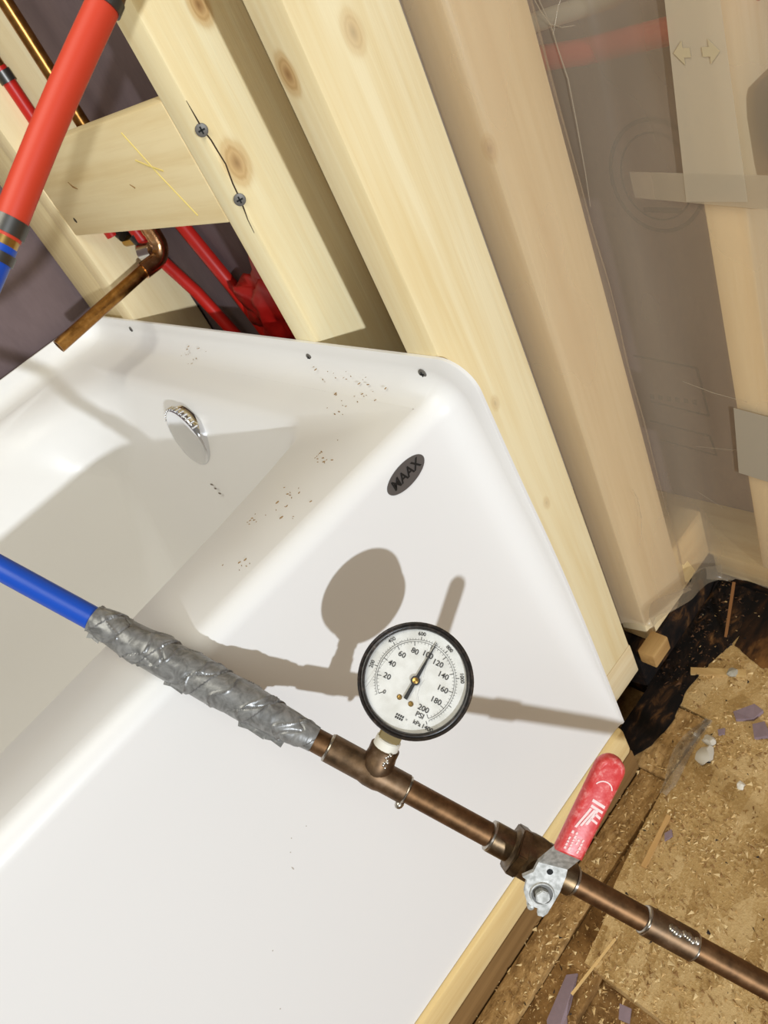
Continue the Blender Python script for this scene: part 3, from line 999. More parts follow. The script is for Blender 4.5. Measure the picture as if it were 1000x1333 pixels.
lens = lathe('lens', GC + NV * 0.0040, NV, [(0, 0.0322), (0.0008, 0.0322)], LENS, gz, 48, smooth=20)
bm = bmesh.new()
LC = GC + NV * 0.0049
def lp(x, y): return LC + RT * x + UP * y
pl_ = [lp(-0.0262, -0.0175), lp(-0.0238, -0.004), lp(-0.0212, 0.008), lp(-0.0188, 0.0185)]
add_tube(bm, pl_, 0.00010, 5)
pl_ = [lp(0.0035, 0.004), lp(0.0022, 0.010), lp(0.0008, 0.017), lp(0.0000, 0.022)]
add_tube(bm, pl_, 0.00008, 5)
pl_ = [lp(0.0048, 0.003), lp(0.0040, -0.002), lp(0.0048, -0.007), lp(0.0088, -0.0125)]
add_tube(bm, pl_, 0.00008, 5)
finish('lens_scratch', bm, plain('scratch_grey', (120, 116, 110), 0.5), lens)
# threaded stem: white thread tape and brass square
g0 = GC - SB * 0.038 - NV * 0.008
nip_top = T + SB * 0.0405
lathe('thread_tape', T + SB * 0.0188, SB, [(0, 0.0078), (0.0006, 0.0086), (0.0062, 0.0084), (0.0070, 0.0076)], TEFLON, mf, 20)
q0 = T + SB * 0.0256
tv = SB.cross(NV).normalized(); nv_ = tv.cross(SB).normalized()
bm = bmesh.new()
poly_prism(bm, [q0 + tv * 0.0074 + nv_ * 0.0064, q0 - tv * 0.0074 + nv_ * 0.0064, q0 - tv * 0.0074 - nv_ * 0.0064, q0 + tv * 0.0074 - nv_ * 0.0064], SB, 0.0125)
bmesh.ops.bevel(bm, geom=list(bm.edges), offset=0.0012, segments=2, affect='EDGES')
finish('stem_square', bm, plain('pale_brass', (188, 168, 122), 0.35, 0.9), mf, smooth=30)

# couplings
def coupling(s0, s1, r=0.0096, mat=None):
    c = lathe('coupling', P(s0), D, [(0, 0.0082), (0.0008, r), (s1 - s0 - 0.0008, r), (s1 - s0, 0.0082)], mat or COPPER_D, mf, 28)
    for s in (s0, s1):
        pts, rad = lathe_pts(P(s - 0.0014), D, [(0, 0.0080), (0.0008, r * 0.965), (0.0020, r * 0.97), (0.0028, 0.0080)])
        tube('solder_bead', pts, rad, SOLDER, c, 24, True, 60, lambda i, a: 1 + 0.035 * math.sin(2 * a + s * 90) + 0.02 * math.sin(5 * a))
    return c
cp = coupling(0.1975, 0.2325)
bm = bmesh.new()
for k in range(7):
    p = P(0.212 + 0.0030 * k) + NV * 0.0082 - D.cross(NV) * (0.0035 + 0.0015 * r2.random())
    bmesh.ops.create_icosphere(bm, subdivisions=1, radius=0.0020 + 0.0010 * r2.random(), matrix=Matrix.Translation(p) @ Matrix.Diagonal((1.3, 1.3, 0.8, 1)))
tag(finish('solder_run', bm, SOLDER, cp, smooth=60), None, kind='stuff')

# ball valve
vb = lathe('ball_valve', P(0.0855), D, [(0, 0.0084), (0.0008, 0.0102), (0.014, 0.0102), (0.0152, 0.0112), (0.0160, 0.0128), (0.0205, 0.0142), (0.0265, 0.0150), (0.0320, 0.0150), (0.0375, 0.0142),
        (0.0430, 0.0125), (0.0460, 0.0112), (0.0480, 0.0104), (0.0590, 0.0104), (0.0600, 0.0084)], VALVE, mf, 36)
tag(vb, 'tarnished brass ball valve with a red lever handle')
def hexa(name, s0, s1, r, mat, parent, rot=0.0):
    bm = bmesh.new()
    a = RT - D * RT.dot(D); a.normalize(); b = D.cross(a)
    poly_prism(bm, [P(s0) + a * (r * math.cos(rot + math.pi / 3 * k)) + b * (r * math.sin(rot + math.pi / 3 * k)) for k in range(6)], D, s1 - s0)
    bmesh.ops.bevel(bm, geom=list(bm.edges), offset=0.0008, segments=2, affect='EDGES')
    return finish(name, bm, mat, parent, smooth=30)
hexa('hex_collar', 0.1015, 0.1085, 0.0172, VALVE, vb, 0.25)
hexa('hex_collar', 0.1245, 0.1315, 0.0158, VALVE, vb, 0.25)
for s in (0.0855, 0.1458):
    pts, rad = lathe_pts(P(s - 0.0014), D, [(0, 0.0080), (0.0008, 0.0099), (0.0022, 0.0100), (0.0030, 0.0080)])
    tube('solder_bead', pts, rad, SOLDER, vb, 24, True, 60, lambda i, a: 1 + 0.03 * math.sin(2 * a + s * 70))
BO = Vector((-0.25377639, -0.21747606, 0.31688462))
TP = Vector((-0.17342599, -0.23133018, 0.37279567))
VC = P(0.1175)
LA = (TP - BO).normalized()
LW = (Vector((-0.1, -0.62, 0.56)) * 1.0 + (BO - VC).normalized() * 0.9)
LW = (LW - LA * LW.dot(LA)).normalized()          # out of the lever plate, towards the room
LT = LA.cross(LW).normalized()                    # across the lever
def LV(a, t, w=0.0): return BO + LA * a + LT * t + LW * w
tube('stem', [VC, BO - LW * 0.004], [0.0080, 0.0062], VALVE, vb, 24)
bm = bmesh.new()
outl = [(0.0180, -0.0100), (0.0205, 0.0074), (0.0149, 0.0086), (0.0047, 0.0094), (-0.0106, 0.0084), (-0.0136, 0.0068), (-0.0141, 0.0036), (-0.0098, 0.0020), (-0.0100, -0.0020), (-0.0085, -0.0060),
        (-0.0038, -0.0098), (0.0022, -0.0112), (0.0040, -0.0114), (0.0050, -0.0148), (0.0106, -0.0102)]
poly_prism(bm, [LV(a, t, -0.0015) for a, t in outl], LW, 0.003)
lever = finish('lever', bm, STEEL, vb, smooth=20)
lever['label'] = 'bare galvanised steel lever plate'
bm = bmesh.new()
w0, w1 = 0.0, 0.0085
quadA = [LV(0.0175, -0.0102, 0.0015), LV(0.0203, 0.0075, 0.0015), LV(0.0350, 0.0086, w1 + 0.0015), LV(0.0350, -0.0078, w1 + 0.0015)]
quadB = [p - LW * 0.003 for p in quadA]
va = [bm.verts.new(p) for p in quadA]; vb_ = [bm.verts.new(p) for p in quadB]
bm.faces.new(va); bm.faces.new(list(reversed(vb_)))
for i in range(4):
    bm.faces.new((va[i], vb_[i], vb_[(i + 1) % 4], va[(i + 1) % 4]))
add = finish('lever_bend', bm, STEEL, vb)
lathe('lever_hole', LV(0.0147, -0.0014, 0.0012), LW, [(0, 0.0019), (0.0005, 0.0019), (0.0006, 0.0)], SCREW_SLOT, vb, 16)
lathe('stop_pin', LV(-0.0128, -0.0008, -0.006), LW, [(0, 0.0022), (0.0040, 0.0022), (0.0048, 0.0015), (0.0050, 0.0)], STEEL, vb, 16)
bm = bmesh.new()
ringp = [LV(0.0000 + 0.0066 * math.cos(a), 0.0000 + 0.0066 * math.sin(a), 0.0016) for a in [2 * math.pi * k / 32 for k in range(32)]]
poly_prism(bm, ringp, LW, 0.0003)
finish('stem_hole', bm, plain('dark_grey_metal', (110, 108, 104), 0.45, 0.7), vb)
bm = bmesh.new()
for i in range(32):
    a0_, a1_ = 2 * math.pi * i / 32, 2 * math.pi * (i + 1) / 32
    ring_ = []
    for (r, w) in ((0.0076, 0.0014), (0.0070, 0.0026), (0.0064, 0.0026), (0.0062, 0.0014)):
        ring_.append([LV(r * math.cos(a), r * math.sin(a), w) for a in (a0_, a1_)])
    for x, y in zip(ring_, ring_[1:]):
        bm.faces.new([bm.verts.new(q) for q in (x[0], x[1], y[1], y[0])])
finish('stem_ring', bm, STEEL, vb, recalc=False)
bm = bmesh.new()
poly_prism(bm, [LV(0.0046 * math.cos(math.pi / 3 * k + .5), 0.0046 * math.sin(math.pi / 3 * k + .5), 0.001) for k in range(6)], LW, 0.0048)
bmesh.ops.bevel(bm, geom=list(bm.edges), offset=0.0005, segments=2, affect='EDGES')
finish('hex_nut', bm, STEEL, vb, smooth=30)
# vinyl grip: capsule with rounded edges
bm = bmesh.new()
g_lo, g_hi, gw = 0.0335, 0.0985, 0.0086
outer_ = [(g_lo, -gw * 0.96), (g_lo, gw * 0.98)]
for k in range(13):
    a = math.radians(90 - 180 * k / 12)
    outer_.append((g_hi - gw + gw * math.cos(a), gw * math.sin(a)))
def gr_ring(inset, w):
    ca, ct = (g_lo + g_hi) / 2, 0.0
    out = []
    for a, t in outer_:
        fa = 1 - inset / ((g_hi - g_lo) / 2); ft = 1 - inset / gw
        out.append(bm.verts.new(LV(ca + (a - ca) * fa, ct + (t - ct) * ft, w)))
    return out
WB = w1
rings_ = [gr_ring(0.0030, WB - 0.0052), gr_ring(0.0006, WB - 0.0040), gr_ring(0.0, WB - 0.0020), gr_ring(0.0, WB + 0.0020), gr_ring(0.0007, WB + 0.0038), gr_ring(0.0021, WB + 0.0047), gr_ring(0.0028, WB + 0.0044)]
for x, y in zip(rings_, rings_[1:]):
    for k in range(len(x)):
        bm.faces.new((x[k], x[(k + 1) % len(x)], y[(k + 1) % len(y)], y[k]))
bm.faces.new(rings_[-1]); bm.faces.new(list(reversed(rings_[0])))
grip = finish('grip', bm, GRIP, vb, smooth=50)
grip['label'] = 'worn red vinyl lever grip with rubbed white lettering'
# raised worn lettering on the grip: slanted logo strokes, an arc, rows of small letters
bm = bmesh.new()
GW = WB + 0.0045
def gq(pts2):
    vs = [LV(a, t, GW) for a, t in pts2]
    bm2 = poly_prism(bm, vs, LW, 0.0003)
for k in range(2):
    t0 = -0.0052 + 0.0024 * k
    gq([(0.0520 + 0.002 * k, t0), (0.0520 + 0.002 * k, t0 + 0.0013), (0.0660, t0 + 0.0046), (0.0660, t0 + 0.0033)])
gq([(0.0560, -0.0004), (0.0560, 0.0012), (0.0660, 0.0034), (0.0660, 0.0018)])
for (a0_, a1_, t0, t1) in ((0.0700, 0.0718, -0.0026, 0.0056), (0.0668, 0.0684, -0.0020, 0.0058), (0.0630, 0.0646, 0.0022, 0.0060), (0.0596, 0.0610, 0.0010, 0.0058)):
    gq([(a0_, t0), (a0_ - 0.0014, t1), (a1_ - 0.0014, t1), (a1_, t0)])
for i in range(9):
    x, y = math.radians(-70 + 16 * i), math.radians(-70 + 16 * (i + 1))
    gq([(0.0790 + 0.0046 * math.cos(x), 0.0048 * math.sin(x)), (0.0790 + 0.0053 * math.cos(x), 0.0055 * math.sin(x)),
        (0.0790 + 0.0053 * math.cos(y), 0.0055 * math.sin(y)), (0.0790 + 0.0046 * math.cos(y), 0.0048 * math.sin(y))])
rr = random.Random(11)
for row in range(4):
    t = -0.0054 + 0.0026 * row
    a = 0.0375
    while a < 0.0490:
        w_ = 0.0010 + 0.0012 * rr.random()
        if rr.random() < 0.7:
            gq([(a, t), (a, t + 0.0008 + 0.0008 * rr.random()), (a + w_, t + 0.0012), (a + w_, t + 0.0002)])
        a += w_ + 0.0006
finish('grip_lettering', bm, GRIP_W, grip, recalc=True)

# blue pipe and the duct tape wrapped over the joint
BC = [P(-0.195), P(-0.235), P(-0.275), P(-0.32), P(-0.38) + Vector((-0.004, 0, 0)), P(-0.44) + Vector((-0.018, 0, 0)), P(-0.49) + Vector((-0.045, 0, 0)), P(-0.53) + Vector((-0.09, -0.01, 0)), P(-0.55) + Vector((-0.19, 0, 0)), Vector((-0.85, 0.22, 0.66)), Vector((-1.2, 0.20, 0.60))]
BC = soften(BC)
tube('blue_pipe', BC, 0.0080, BLUE, mf, 28)
bm = bmesh.new()
N, SEG = 260, 96
pts = [P(-0.2090 + (0.2090 - 0.0440) * i / N) for i in range(N + 1)]
rad = []
for i in range(N + 1):
    f = i / N
    rad.append(0.0098 + 0.0034 * math.sin(math.pi * min(1, max(0, (f - 0.02) / 0.9))) ** 0.7 - (0.0014 if f > 0.93 else 0) * (f - 0.93) / 0.07 * 1)
def rf_(i, a):
    f = i / N
    tw = (f * 4.2 + a / (2 * math.pi)) % 1.0             # the tape's spiral edge
    step = 0.10 * tw
    p = Vector((math.cos(a) * 1.0, math.sin(a) * 1.0, f * 7))
    wr = mnoise.noise(p * 1.2) * 0.07
    # creases running slantwise round the wrap
    c1 = abs(math.sin(a * 1.0 + f * 15 + 2.2 * mnoise.noise(p * 0.9)))
    c2 = abs(math.sin(a * 1.0 + f * 22 + 2.6 * mnoise.noise(p * 0.7 + Vector((5, 2, 1)))))
    return 0.95 + step + wr - 0.10 * (1 - c1) ** 9 + 0.08 * (1 - c2) ** 10
add_tube(bm, pts, rad, SEG, True, rf_)
wrap = finish('tape_wrap', bm, DUCT, mf, smooth=28)
wrap['label'] = 'crinkled grey duct tape wrapped over the blue and copper joint'
for (s, ln, of) in ((-0.150, 0.016, 0.0128), (-0.095, 0.022, 0.0132), (-0.075, 0.014, 0.0124), (-0.2085, 0.010, 0.0102)):
    side = (D.cross(NV)).normalized()
    e = P(s) - side * 0 + (-SB * 0.93 + NV * 0.3).normalized() * of
    out = (-SB * 0.8 + NV * 0.4).normalized()
    bm = bmesh.new()
    poly_prism(bm, [e - out * 0.003, e + D * ln - out * 0.003, e + D * (ln * 0.95) + out * 0.0022, e + D * (ln * 0.4) + out * 0.0012, e + D * (ln * 0.1) + out * 0.0024], NV, 0.0004)
    finish('loose_tape_edge', bm, DUCT, wrap)

# ================================================================== POLY SHEET AND WHAT LIES BEHIND
prof = [(0.0955, 0.0360), (0.1140, 0.0200), (0.1215, 0.0040), (0.1228, -0.0040), (0.1400, -0.0046), (0.1700, -0.0046), (0.2000, -0.0044), (0.2125, -0.0040), (0.2200, 0.0040),
        (0.2380, 0.0060), (0.2560, 0.0010), (0.2720, -0.0060), (0.2800, -0.0200), (0.2825, -0.0400), (0.2835, -0.0650), (0.2840, -0.1040), (0.2835, -0.1600), (0.2835, -0.3), (0.2835, -0.6), (0.2835, -1.2)]
dens = []
for (a, b) in zip(prof, prof[1:]):
    L = math.hypot(b[0] - a[0], b[1] - a[1])
    k = max(1, min(12, int(L / 0.008)))
    for i in range(k):
        f = i / k
        dens.append((a[0] + (b[0] - a[0]) * f, a[1] + (b[1] - a[1]) * f))
dens.append(prof[-1])
def hem(x, y):
    if y > 0.0: z = 0.006
    if x < 0.13: z = 0.012 + 0.002 * math.sin(x * 300)
    elif x < 0.215: z = 0.010 - (x - 0.13) * 0.38
    elif x < 0.279: z = -0.022 - (x - 0.215) * 0.66
    else: z = -0.058 - 0.02 * min(1.0, abs(y + 0.02) / 0.1)
    return z + 0.003 * mnoise.noise(Vector((x * 40, y * 40, 0)))
bm = bmesh.new()
cols = []
NZ = 70
for (x, y) in dens:
    z0 = hem(x, y)
    colv = []
    for j in range(NZ + 1):
        f = j / NZ
        z = z0 + (1.28 - z0) * (f ** 1.6)
        k = mnoise.noise(Vector((x * 22, y * 22, z * 6))) * 0.0016
        free = 1.0 if (0.212 < x < 0.282) else 0.0
        dx = -abs(k) * (1 if x > 0.27 else 0.2) - 0.004 * free * mnoise.noise(Vector((x * 30, y * 30, z * 9)))
        dy = -abs(k) * (1 if 0.12 < x < 0.27 else 0.1) - 0.006 * free * mnoise.noise(Vector((x * 25 + 7, y * 25, z * 8)))
        if 0.12 < x < 0.285 and f < 0.06:
            dy -= 0.010 * (1 - f / 0.06) ** 2 * (0.5 + 0.5 * math.sin(x * 120))
        colv.append(bm.verts.new((x + dx, y + dy, z)))
    cols.append(colv)
for a, b in zip(cols, cols[1:]):
    for j in range(NZ):
        bm.faces.new((a[j], b[j], b[j + 1], a[j + 1]))
poly = finish('vapour_barrier', bm, POLY, smooth=180, recalc=False, origin=(0.2, -0.1, -0.05))
tag(poly, 'clear plastic vapour barrier sheet stretched over the studs on the right', 'plastic sheet')
# folds and creases catching the light
def fold(pts, r=0.0009):
    r *= 0.5
    n = len(pts)
    return tube('fold_crease', pts, [r * (0.35 + 0.65 * math.sin(math.pi * (i + 0.5) / n)) for i in range(n)], POLY_FOLD, poly, 8)
fold([(0.2035, -0.0055, 0.690), (0.2150, -0.0050, 0.662), (0.2290, 0.0000, 0.648), (0.2330, 0.0020, 0.628), (0.2360, 0.0020, 0.604), (0.2330, 0.0020, 0.570), (0.2270, 0.0010, 0.530), (0.2220, 0.0010, 0.500)], 0.0011)
fold([(0.2180, -0.0010, 0.690), (0.2240, 0.0010, 0.668), (0.2300, 0.0020, 0.652)], 0.0009)
fold([(0.2290, 0.0000, 0.648), (0.2440, 0.0020, 0.640), (0.2560, -0.0010, 0.636)], 0.0010)
fold([(0.2300, 0.0010, 0.640), (0.2460, 0.0020, 0.655), (0.2600, -0.0030, 0.668)], 0.0008)
fold([(0.1630, -0.0070, 0.205), (0.1665, -0.0070, 0.188), (0.1640, -0.0070, 0.160), (0.1560, -0.0070, 0.140), (0.1470, -0.0070, 0.131)], 0.0009)
fold([(0.2815, -0.012, 0.262), (0.2825, -0.045, 0.250), (0.2830, -0.080, 0.243)], 0.0008)
fold([(0.2805, -0.012, 0.168), (0.2825, -0.050, 0.170), (0.2830, -0.110, 0.180)], 0.0006)
fold([(0.2815, 0.000, 0.09), (0.2820, -0.03, 0.07)], 0.0006)
# dusty hem along the bottom
bm = bmesh.new()
hp = []
for i in range(25):
    f = i / 24
    x = 0.118 + (0.276 - 0.118) * f
    hp.append(Vector((x, -0.012 + 0.004 * math.sin(f * 9), hem(x, -0.005) + 0.003)))
rowsb = [[bm.verts.new(p + Vector((0, -0.002 - 0.004 * math.sin(j * 1.3 + i * .5) * (j > 0), -0.006 + 0.016 * j))) for j in range(3)] for i, p in enumerate(hp)]
for a, b in zip(rowsb, rowsb[1:]):
    for j in range(2):
        bm.faces.new((a[j], b[j], b[j + 1], a[j + 1]))
finish('dusty_hem', bm, POLY_HEM, poly, smooth=180, recalc=False)
# sheathing tape: upright strip with arrow print, level strip, patch on the right stud
def strip(name, pts, mat, lift=-0.0035):
    bm = bmesh.new()
    poly_prism(bm, [Vector((x + lift, y, z)) for x, y, z in pts], (-1, 0, 0), 0.0004)
    return finish(name, bm, mat, poly)
up_t = strip('tape_strip', [(0.282, -0.0650, 1.2), (0.282, -0.0660, 0.63), (0.282, -0.0550, 0.470), (0.282, -0.1090, 0.466), (0.282, -0.1075, 0.62), (0.282, -0.108, 1.2)], POLY_TAPE)
strip('tape_strip', [(0.282, -0.0050, 0.5020), (0.282, -0.1300, 0.4870), (0.282, -0.70, 0.44), (0.282, -0.70, 0.41), (0.282, -0.1300, 0.4570), (0.282, -0.0050, 0.4770)], POLY_BAND, -0.0031)
pt = strip('tape_patch', [(0.2828, -0.0665, 0.236), (0.2828, -0.150, 0.222), (0.2828, -0.150, 0.125), (0.2828, -0.0600, 0.140)], plain('grey_patch_tape', (168, 158, 140), 0.5))
pt['label'] = 'grey tape patch on the right stud'
bm = bmesh.new()
for (s, y0) in ((1, -0.0800), (-1, -0.0895)):
    yz = [(0, 0.0035), (0.0055, 0.0035), (0.0055, 0.0090), (0.0135, 0), (0.0055, -0.0090), (0.0055, -0.0035), (0, -0.0035)]
    vs = [Vector((0.2776, y0 + s * dy_, 0.5900 + dz + (y0 + s * dy_ + 0.085) * 0.15)) for dy_, dz in yz]
    poly_prism(bm, vs, (-1, 0, 0), 0.0002)
finish('arrow_print', bm, TAPE_INK, up_t)

# print on the purple board: round stamp and framed panels
bm = bmesh.new()
def yz_stroke(bm, pts, w, x=0.3755):
    for p, q in zip(pts, pts[1:]):
        p = Vector((0, *p)); q = Vector((0, *q)); t = (q - p).normalized(); m = Vector((0, -t.z, t.y)) * w
        bm.faces.new([bm.verts.new(Vector((x, v.y, v.z))) for v in (p - m, p + m, q + m, q - m)])
ring_ = [(0.034 + 0.052 * math.cos(2 * math.pi * k / 40), 0.448 + 0.060 * math.sin(2 * math.pi * k / 40)) for k in range(41)]
yz_stroke(bm, ring_, 0.0022)
ring_ = [(0.034 + 0.040 * math.cos(2 * math.pi * k / 40), 0.448 + 0.047 * math.sin(2 * math.pi * k / 40)) for k in range(41)]
yz_stroke(bm, ring_, 0.0010)
yz_stroke(bm, [(0.056, 0.414), (0.012, 0.410)], 0.003)
for (z0, z1) in ((0.205, 0.130), (0.095, 0.062)):
    yz_stroke(bm, [(0.115, z0 + 0.010), (0.030, z0), (0.026, z1), (0.105, z1 + 0.010)], 0.0016)
for k in range(6):
    yz_stroke(bm, [(0.105 - 0.012 * k, 0.150), (0.099 - 0.012 * k, 0.149)], 0.004)
finish('board_print', bm, INK, right_board, recalc=False)

# pipes behind the plastic, top right
a_ = tube('red_pex_pipe', [(0.345, 0.20, 0.600), (0.345, 0.06, 0.590), (0.345, -0.060, 0.590), (0.345, -0.12, 0.615), (0.345, -0.30, 0.655)], 0.0115, plain('red_pipe_behind', (206, 60, 46), 0.4))
tag(a_, 'red pipe running level behind the plastic near the top right corner', 'pipe')
b_ = tube('grey_drain_pipe', [(0.340, 0.20, 0.625), (0.340, 0.02, 0.628), (0.340, -0.060, 0.650)], 0.0085, plain('pale_pvc', (206, 194, 166), 0.5))
tag(b_, 'pale pipe above the red one behind the plastic, top right', 'pipe')
c_ = lathe('black_drain_fitting', (0.319, -0.142, 0.47), (0, 0.15, 1), [(0, 0.020), (0.004, 0.025), (0.02, 0.027), (0.06, 0.027), (0.075, 0.024), (0.08, 0.02)], plain('black_abs', (58, 52, 46), 0.5))
tag(c_, 'dark round drain fitting behind the plastic at the upper right edge', 'pipe fitting')

# ================================================================== DEBRIS
def lump(name, c, size, mat, seed, sub=2, parent=None):
    bm = bmesh.new()
    bmesh.ops.create_icosphere(bm, subdivisions=sub, radius=1.0)
    for v in bm.verts:
        k = 1 + 0.5 * mnoise.noise(v.co * 1.3 + Vector((seed * 3.3, seed, seed * 1.9)))
        v.co = Vector((c[0] + v.co.x * size[0] * k, c[1] + v.co.y * size[1] * k, c[2] + max(v.co.z, -0.6) * size[2] * k))
    return finish(name, bm, mat, parent, smooth=30)
def shard(name, pts, z, th, mat, curl=0.0):
    bm = bmesh.new()
    poly_prism(bm, [Vector((x, y, z + curl * ((i % 3) - 1))) for i, (x, y) in enumerate(pts)], (0, 0, 1), th)
    return finish(name, bm, mat)
def stick(name, p, q, w, h, mat):
    p = Vector(p); q = Vector(q)
    t = (q - p).normalized(); m = t.cross(Vector((0, 0, 1))).normalized()
    bm = bmesh.new()
    poly_prism(bm, [p - m * w, p + m * w * 0.7, q + m * w, q - m * w * 0.5], (0, 0, 1), h)
    return finish(name, bm, mat)
ZS = -0.0848
SPL = plain('fresh_splinter', (214, 178, 118), 0.8)
tag(stick('splinter', (-0.2560, -0.1160, -0.0890), (-0.1870, -0.1260, -0.0820), 0.0014, 0.002, SPL), 'thin wood splinter lying over the step in the floor sheet near the bottom edge', 'splinter')
tag(stick('splinter', (-0.1080, -0.1130, ZS), (-0.0440, -0.1065, ZS), 0.0030, 0.004, pine('pine_sliver', 'x', light=(206, 166, 108), dark=(178, 136, 82), seed=21)), 'brown wood sliver on the sawdust beside the red valve lever', 'splinter')
tag(stick('splinter', (0.1350, -0.0390, ZS), (0.1640, -0.0960, ZS), 0.0060, 0.004, pine('pine_sliver_b', 'y', light=(204, 172, 116), dark=(172, 134, 82), seed=22)), 'broad flat splinter lying in front of the charred corner', 'splinter')
tag(lump('plaster_lump', (0.0400, -0.1060, ZS + 0.003), (0.012, 0.009, 0.006), PLASTER, 1), 'grey plaster lump nearest the dusty ridge, larger of two', 'rubble')
tag(lump('plaster_lump', (0.0600, -0.1020, ZS + 0.003), (0.006, 0.008, 0.006), PLASTER, 2), 'small grey plaster lump just behind the larger one', 'rubble')
tag(lump('plaster_lump', (0.0270, -0.1545, ZS + 0.002), (0.005, 0.004, 0.004), plain('white_chip', (226, 220, 206), 0.8), 4), 'white plaster chip alone on the sawdust at right', 'rubble')
tag(lump('stone_chip', (0.1560, -0.0830, ZS + 0.003), (0.007, 0.006, 0.005), plain('grey_chip', (166, 160, 144), 0.9), 5), 'grey chip beside the broad flat splinter', 'rubble')
tag(shard('drywall_scrap', [(0.1060, -0.1080), (0.1260, -0.1240), (0.1220, -0.1360), (0.1080, -0.1310), (0.0980, -0.1150)], ZS, 0.006, PUR2, 0.001), 'purple drywall paper scrap near the right edge, below the splinter', 'scrap')
tag(shard('drywall_scrap', [(0.1010, -0.1330), (0.1100, -0.1430), (0.0960, -0.1560), (0.0860, -0.1420)], ZS, 0.006, PUR2, 0.001), 'purple drywall scrap at the very right edge of the floor', 'scrap')
tag(shard('drywall_scrap', [(0.0770, -0.1030), (0.0830, -0.1090), (0.0760, -0.1120), (0.0715, -0.1070)], ZS, 0.003, PUR2), 'small purple scrap by the plaster lumps', 'scrap')
tag(shard('drywall_scrap', [(-0.0640, -0.1130), (-0.0560, -0.1170), (-0.0620, -0.1215), (-0.0710, -0.1170)], ZS, 0.003, PUR2), 'tiny purple scrap beside the brown sliver', 'scrap')
tag(shard('drywall_scrap', [(-0.2440, -0.0990), (-0.2360, -0.1080), (-0.2640, -0.1180), (-0.2740, -0.1200), (-0.2900, -0.1310), (-0.3120, -0.1260), (-0.2900, -0.1060)], -0.0963, 0.003, PUR2, 0.001), 'purple drywall scrap at the bottom edge below the stepped sheet', 'scrap')
tag(shard('drywall_scrap', [(-0.2330, -0.1560), (-0.2300, -0.1670), (-0.2420, -0.1720), (-0.2450, -0.1620)], -0.0963, 0.003, PUR2), 'small purple scrap in the lower floor patch, bottom edge', 'scrap')
tag(box('wood_block_offcut', 0.094, 0.128, -0.026, -0.004, -0.0305, -0.0065, pine('pine_offcut', 'x', light=(196, 160, 104), dark=(160, 122, 74), seed=23)), 'small wood offcut wedged under the plastic at the stud foot', 'offcut')
tag(stick('splinter', (0.2720, -0.0310, -0.062), (0.2020, -0.0520, -0.0845), 0.0022, 0.0022, plain('scorched_splinter', (134, 88, 44), 0.8)), 'brown splinter leaning in the charred corner', 'splinter')
def patch(name, pts, z, mat, th=0.0012):
    bm = bmesh.new()
    n = len(pts); out = []
    for i in range(n):                                   # ragged outline
        p, q = Vector(pts[i]), Vector(pts[(i + 1) % n])
        k = max(2, int((q - p).length / 0.006))
        for j in range(k):
            v = p.lerp(q, j / k)
            e = 0.0035 * mnoise.noise(Vector((v.x * 130, v.y * 130, z)))
            out.append(Vector((v.x + e, v.y - abs(e) if v.y < -0.01 else v.y, z)))
    poly_prism(bm, out, (0, 0, 1), th)
    return finish(name, bm, mat, floor)
patch('charred_floor_strip', [(0.002, -0.0035), (-0.004, -0.034), (0.022, -0.047), (0.060, -0.052), (0.110, -0.046), (0.150, -0.050), (0.200, -0.062), (0.2858, -0.070), (0.2858, -0.0022), (0.091, -0.0022), (0.091, -0.0035)], -0.0848, CHAR)
patch('scorched_floor_patch', [(0.195, -0.066), (0.284, -0.052), (0.284, -0.210), (0.225, -0.168), (0.178, -0.108)], -0.0845, SCORCH)
# crumpled clear plastic along the ridge between plank and sheet
bm = bmesh.new()
rowsb = []
for i in range(40):
    f = i / 39
    x = 0.085 - 0.11 * f; y = -0.089 + 0.007 * math.sin(math.pi * min(1, f * 1.2))
    wv = 0.010 * (0.4 + 0.6 * math.sin(math.pi * f))
    rowsb.append([bm.verts.new((x, y + wv * (j - 2) / 2, -0.0840 + 0.004 * abs(mnoise.noise(Vector((x * 90, j * 2.2, 1)))) + (0.003 if j in (1, 2) else 0))) for j in range(5)])
for a, b in zip(rowsb, rowsb[1:]):
    for j in range(4):
        bm.faces.new((a[j], b[j], b[j + 1], a[j + 1]))
scr = finish('plastic_scrap', bm, POLY_HEM, smooth=40, recalc=False)
tag(scr, 'dusty strip of crumpled clear plastic along the ridge in the floor', 'plastic scrap')

# sawdust and chips over the floor
def scatter(name, n, area, zfun, size, mats, seed, skip=None, parent=None):
    rr = random.Random(seed)
    bm = bmesh.new()
    k = 0
    while k < n:
        x = rr.uniform(area[0], area[1]); y = rr.uniform(area[2], area[3])
        if skip and skip(x, y, rr): continue
        k += 1
        z = zfun(x, y)
        s = size * (0.35 + 1.5 * rr.random() ** 3)
        a = rr.uniform(0, 6.28); el = rr.uniform(0.25, 0.8)
        ux, uy = math.cos(a), math.sin(a)
        tz = rr.uniform(-0.5, 0.5) * s
        h = rr.uniform(0.1, 0.6) * s
        p = [(-1, -el, 0), (1, -el * rr.random(), tz), (0.8 * rr.random(), el, h)]
        vs = [bm.verts.new((x + s * (u * ux - v * uy), y + s * (u * uy + v * ux), z + w)) for u, v, w in p]
        top = bm.verts.new((x, y, z + s * 0.6))
        mi = rr.randrange(len(mats))
        for f in ((vs[0], vs[1], top), (vs[1], vs[2], top), (vs[2], vs[0], top)):
            bm.faces.new(f).material_index = mi
    o = finish(name, bm, mats, parent, recalc=True)
    return o
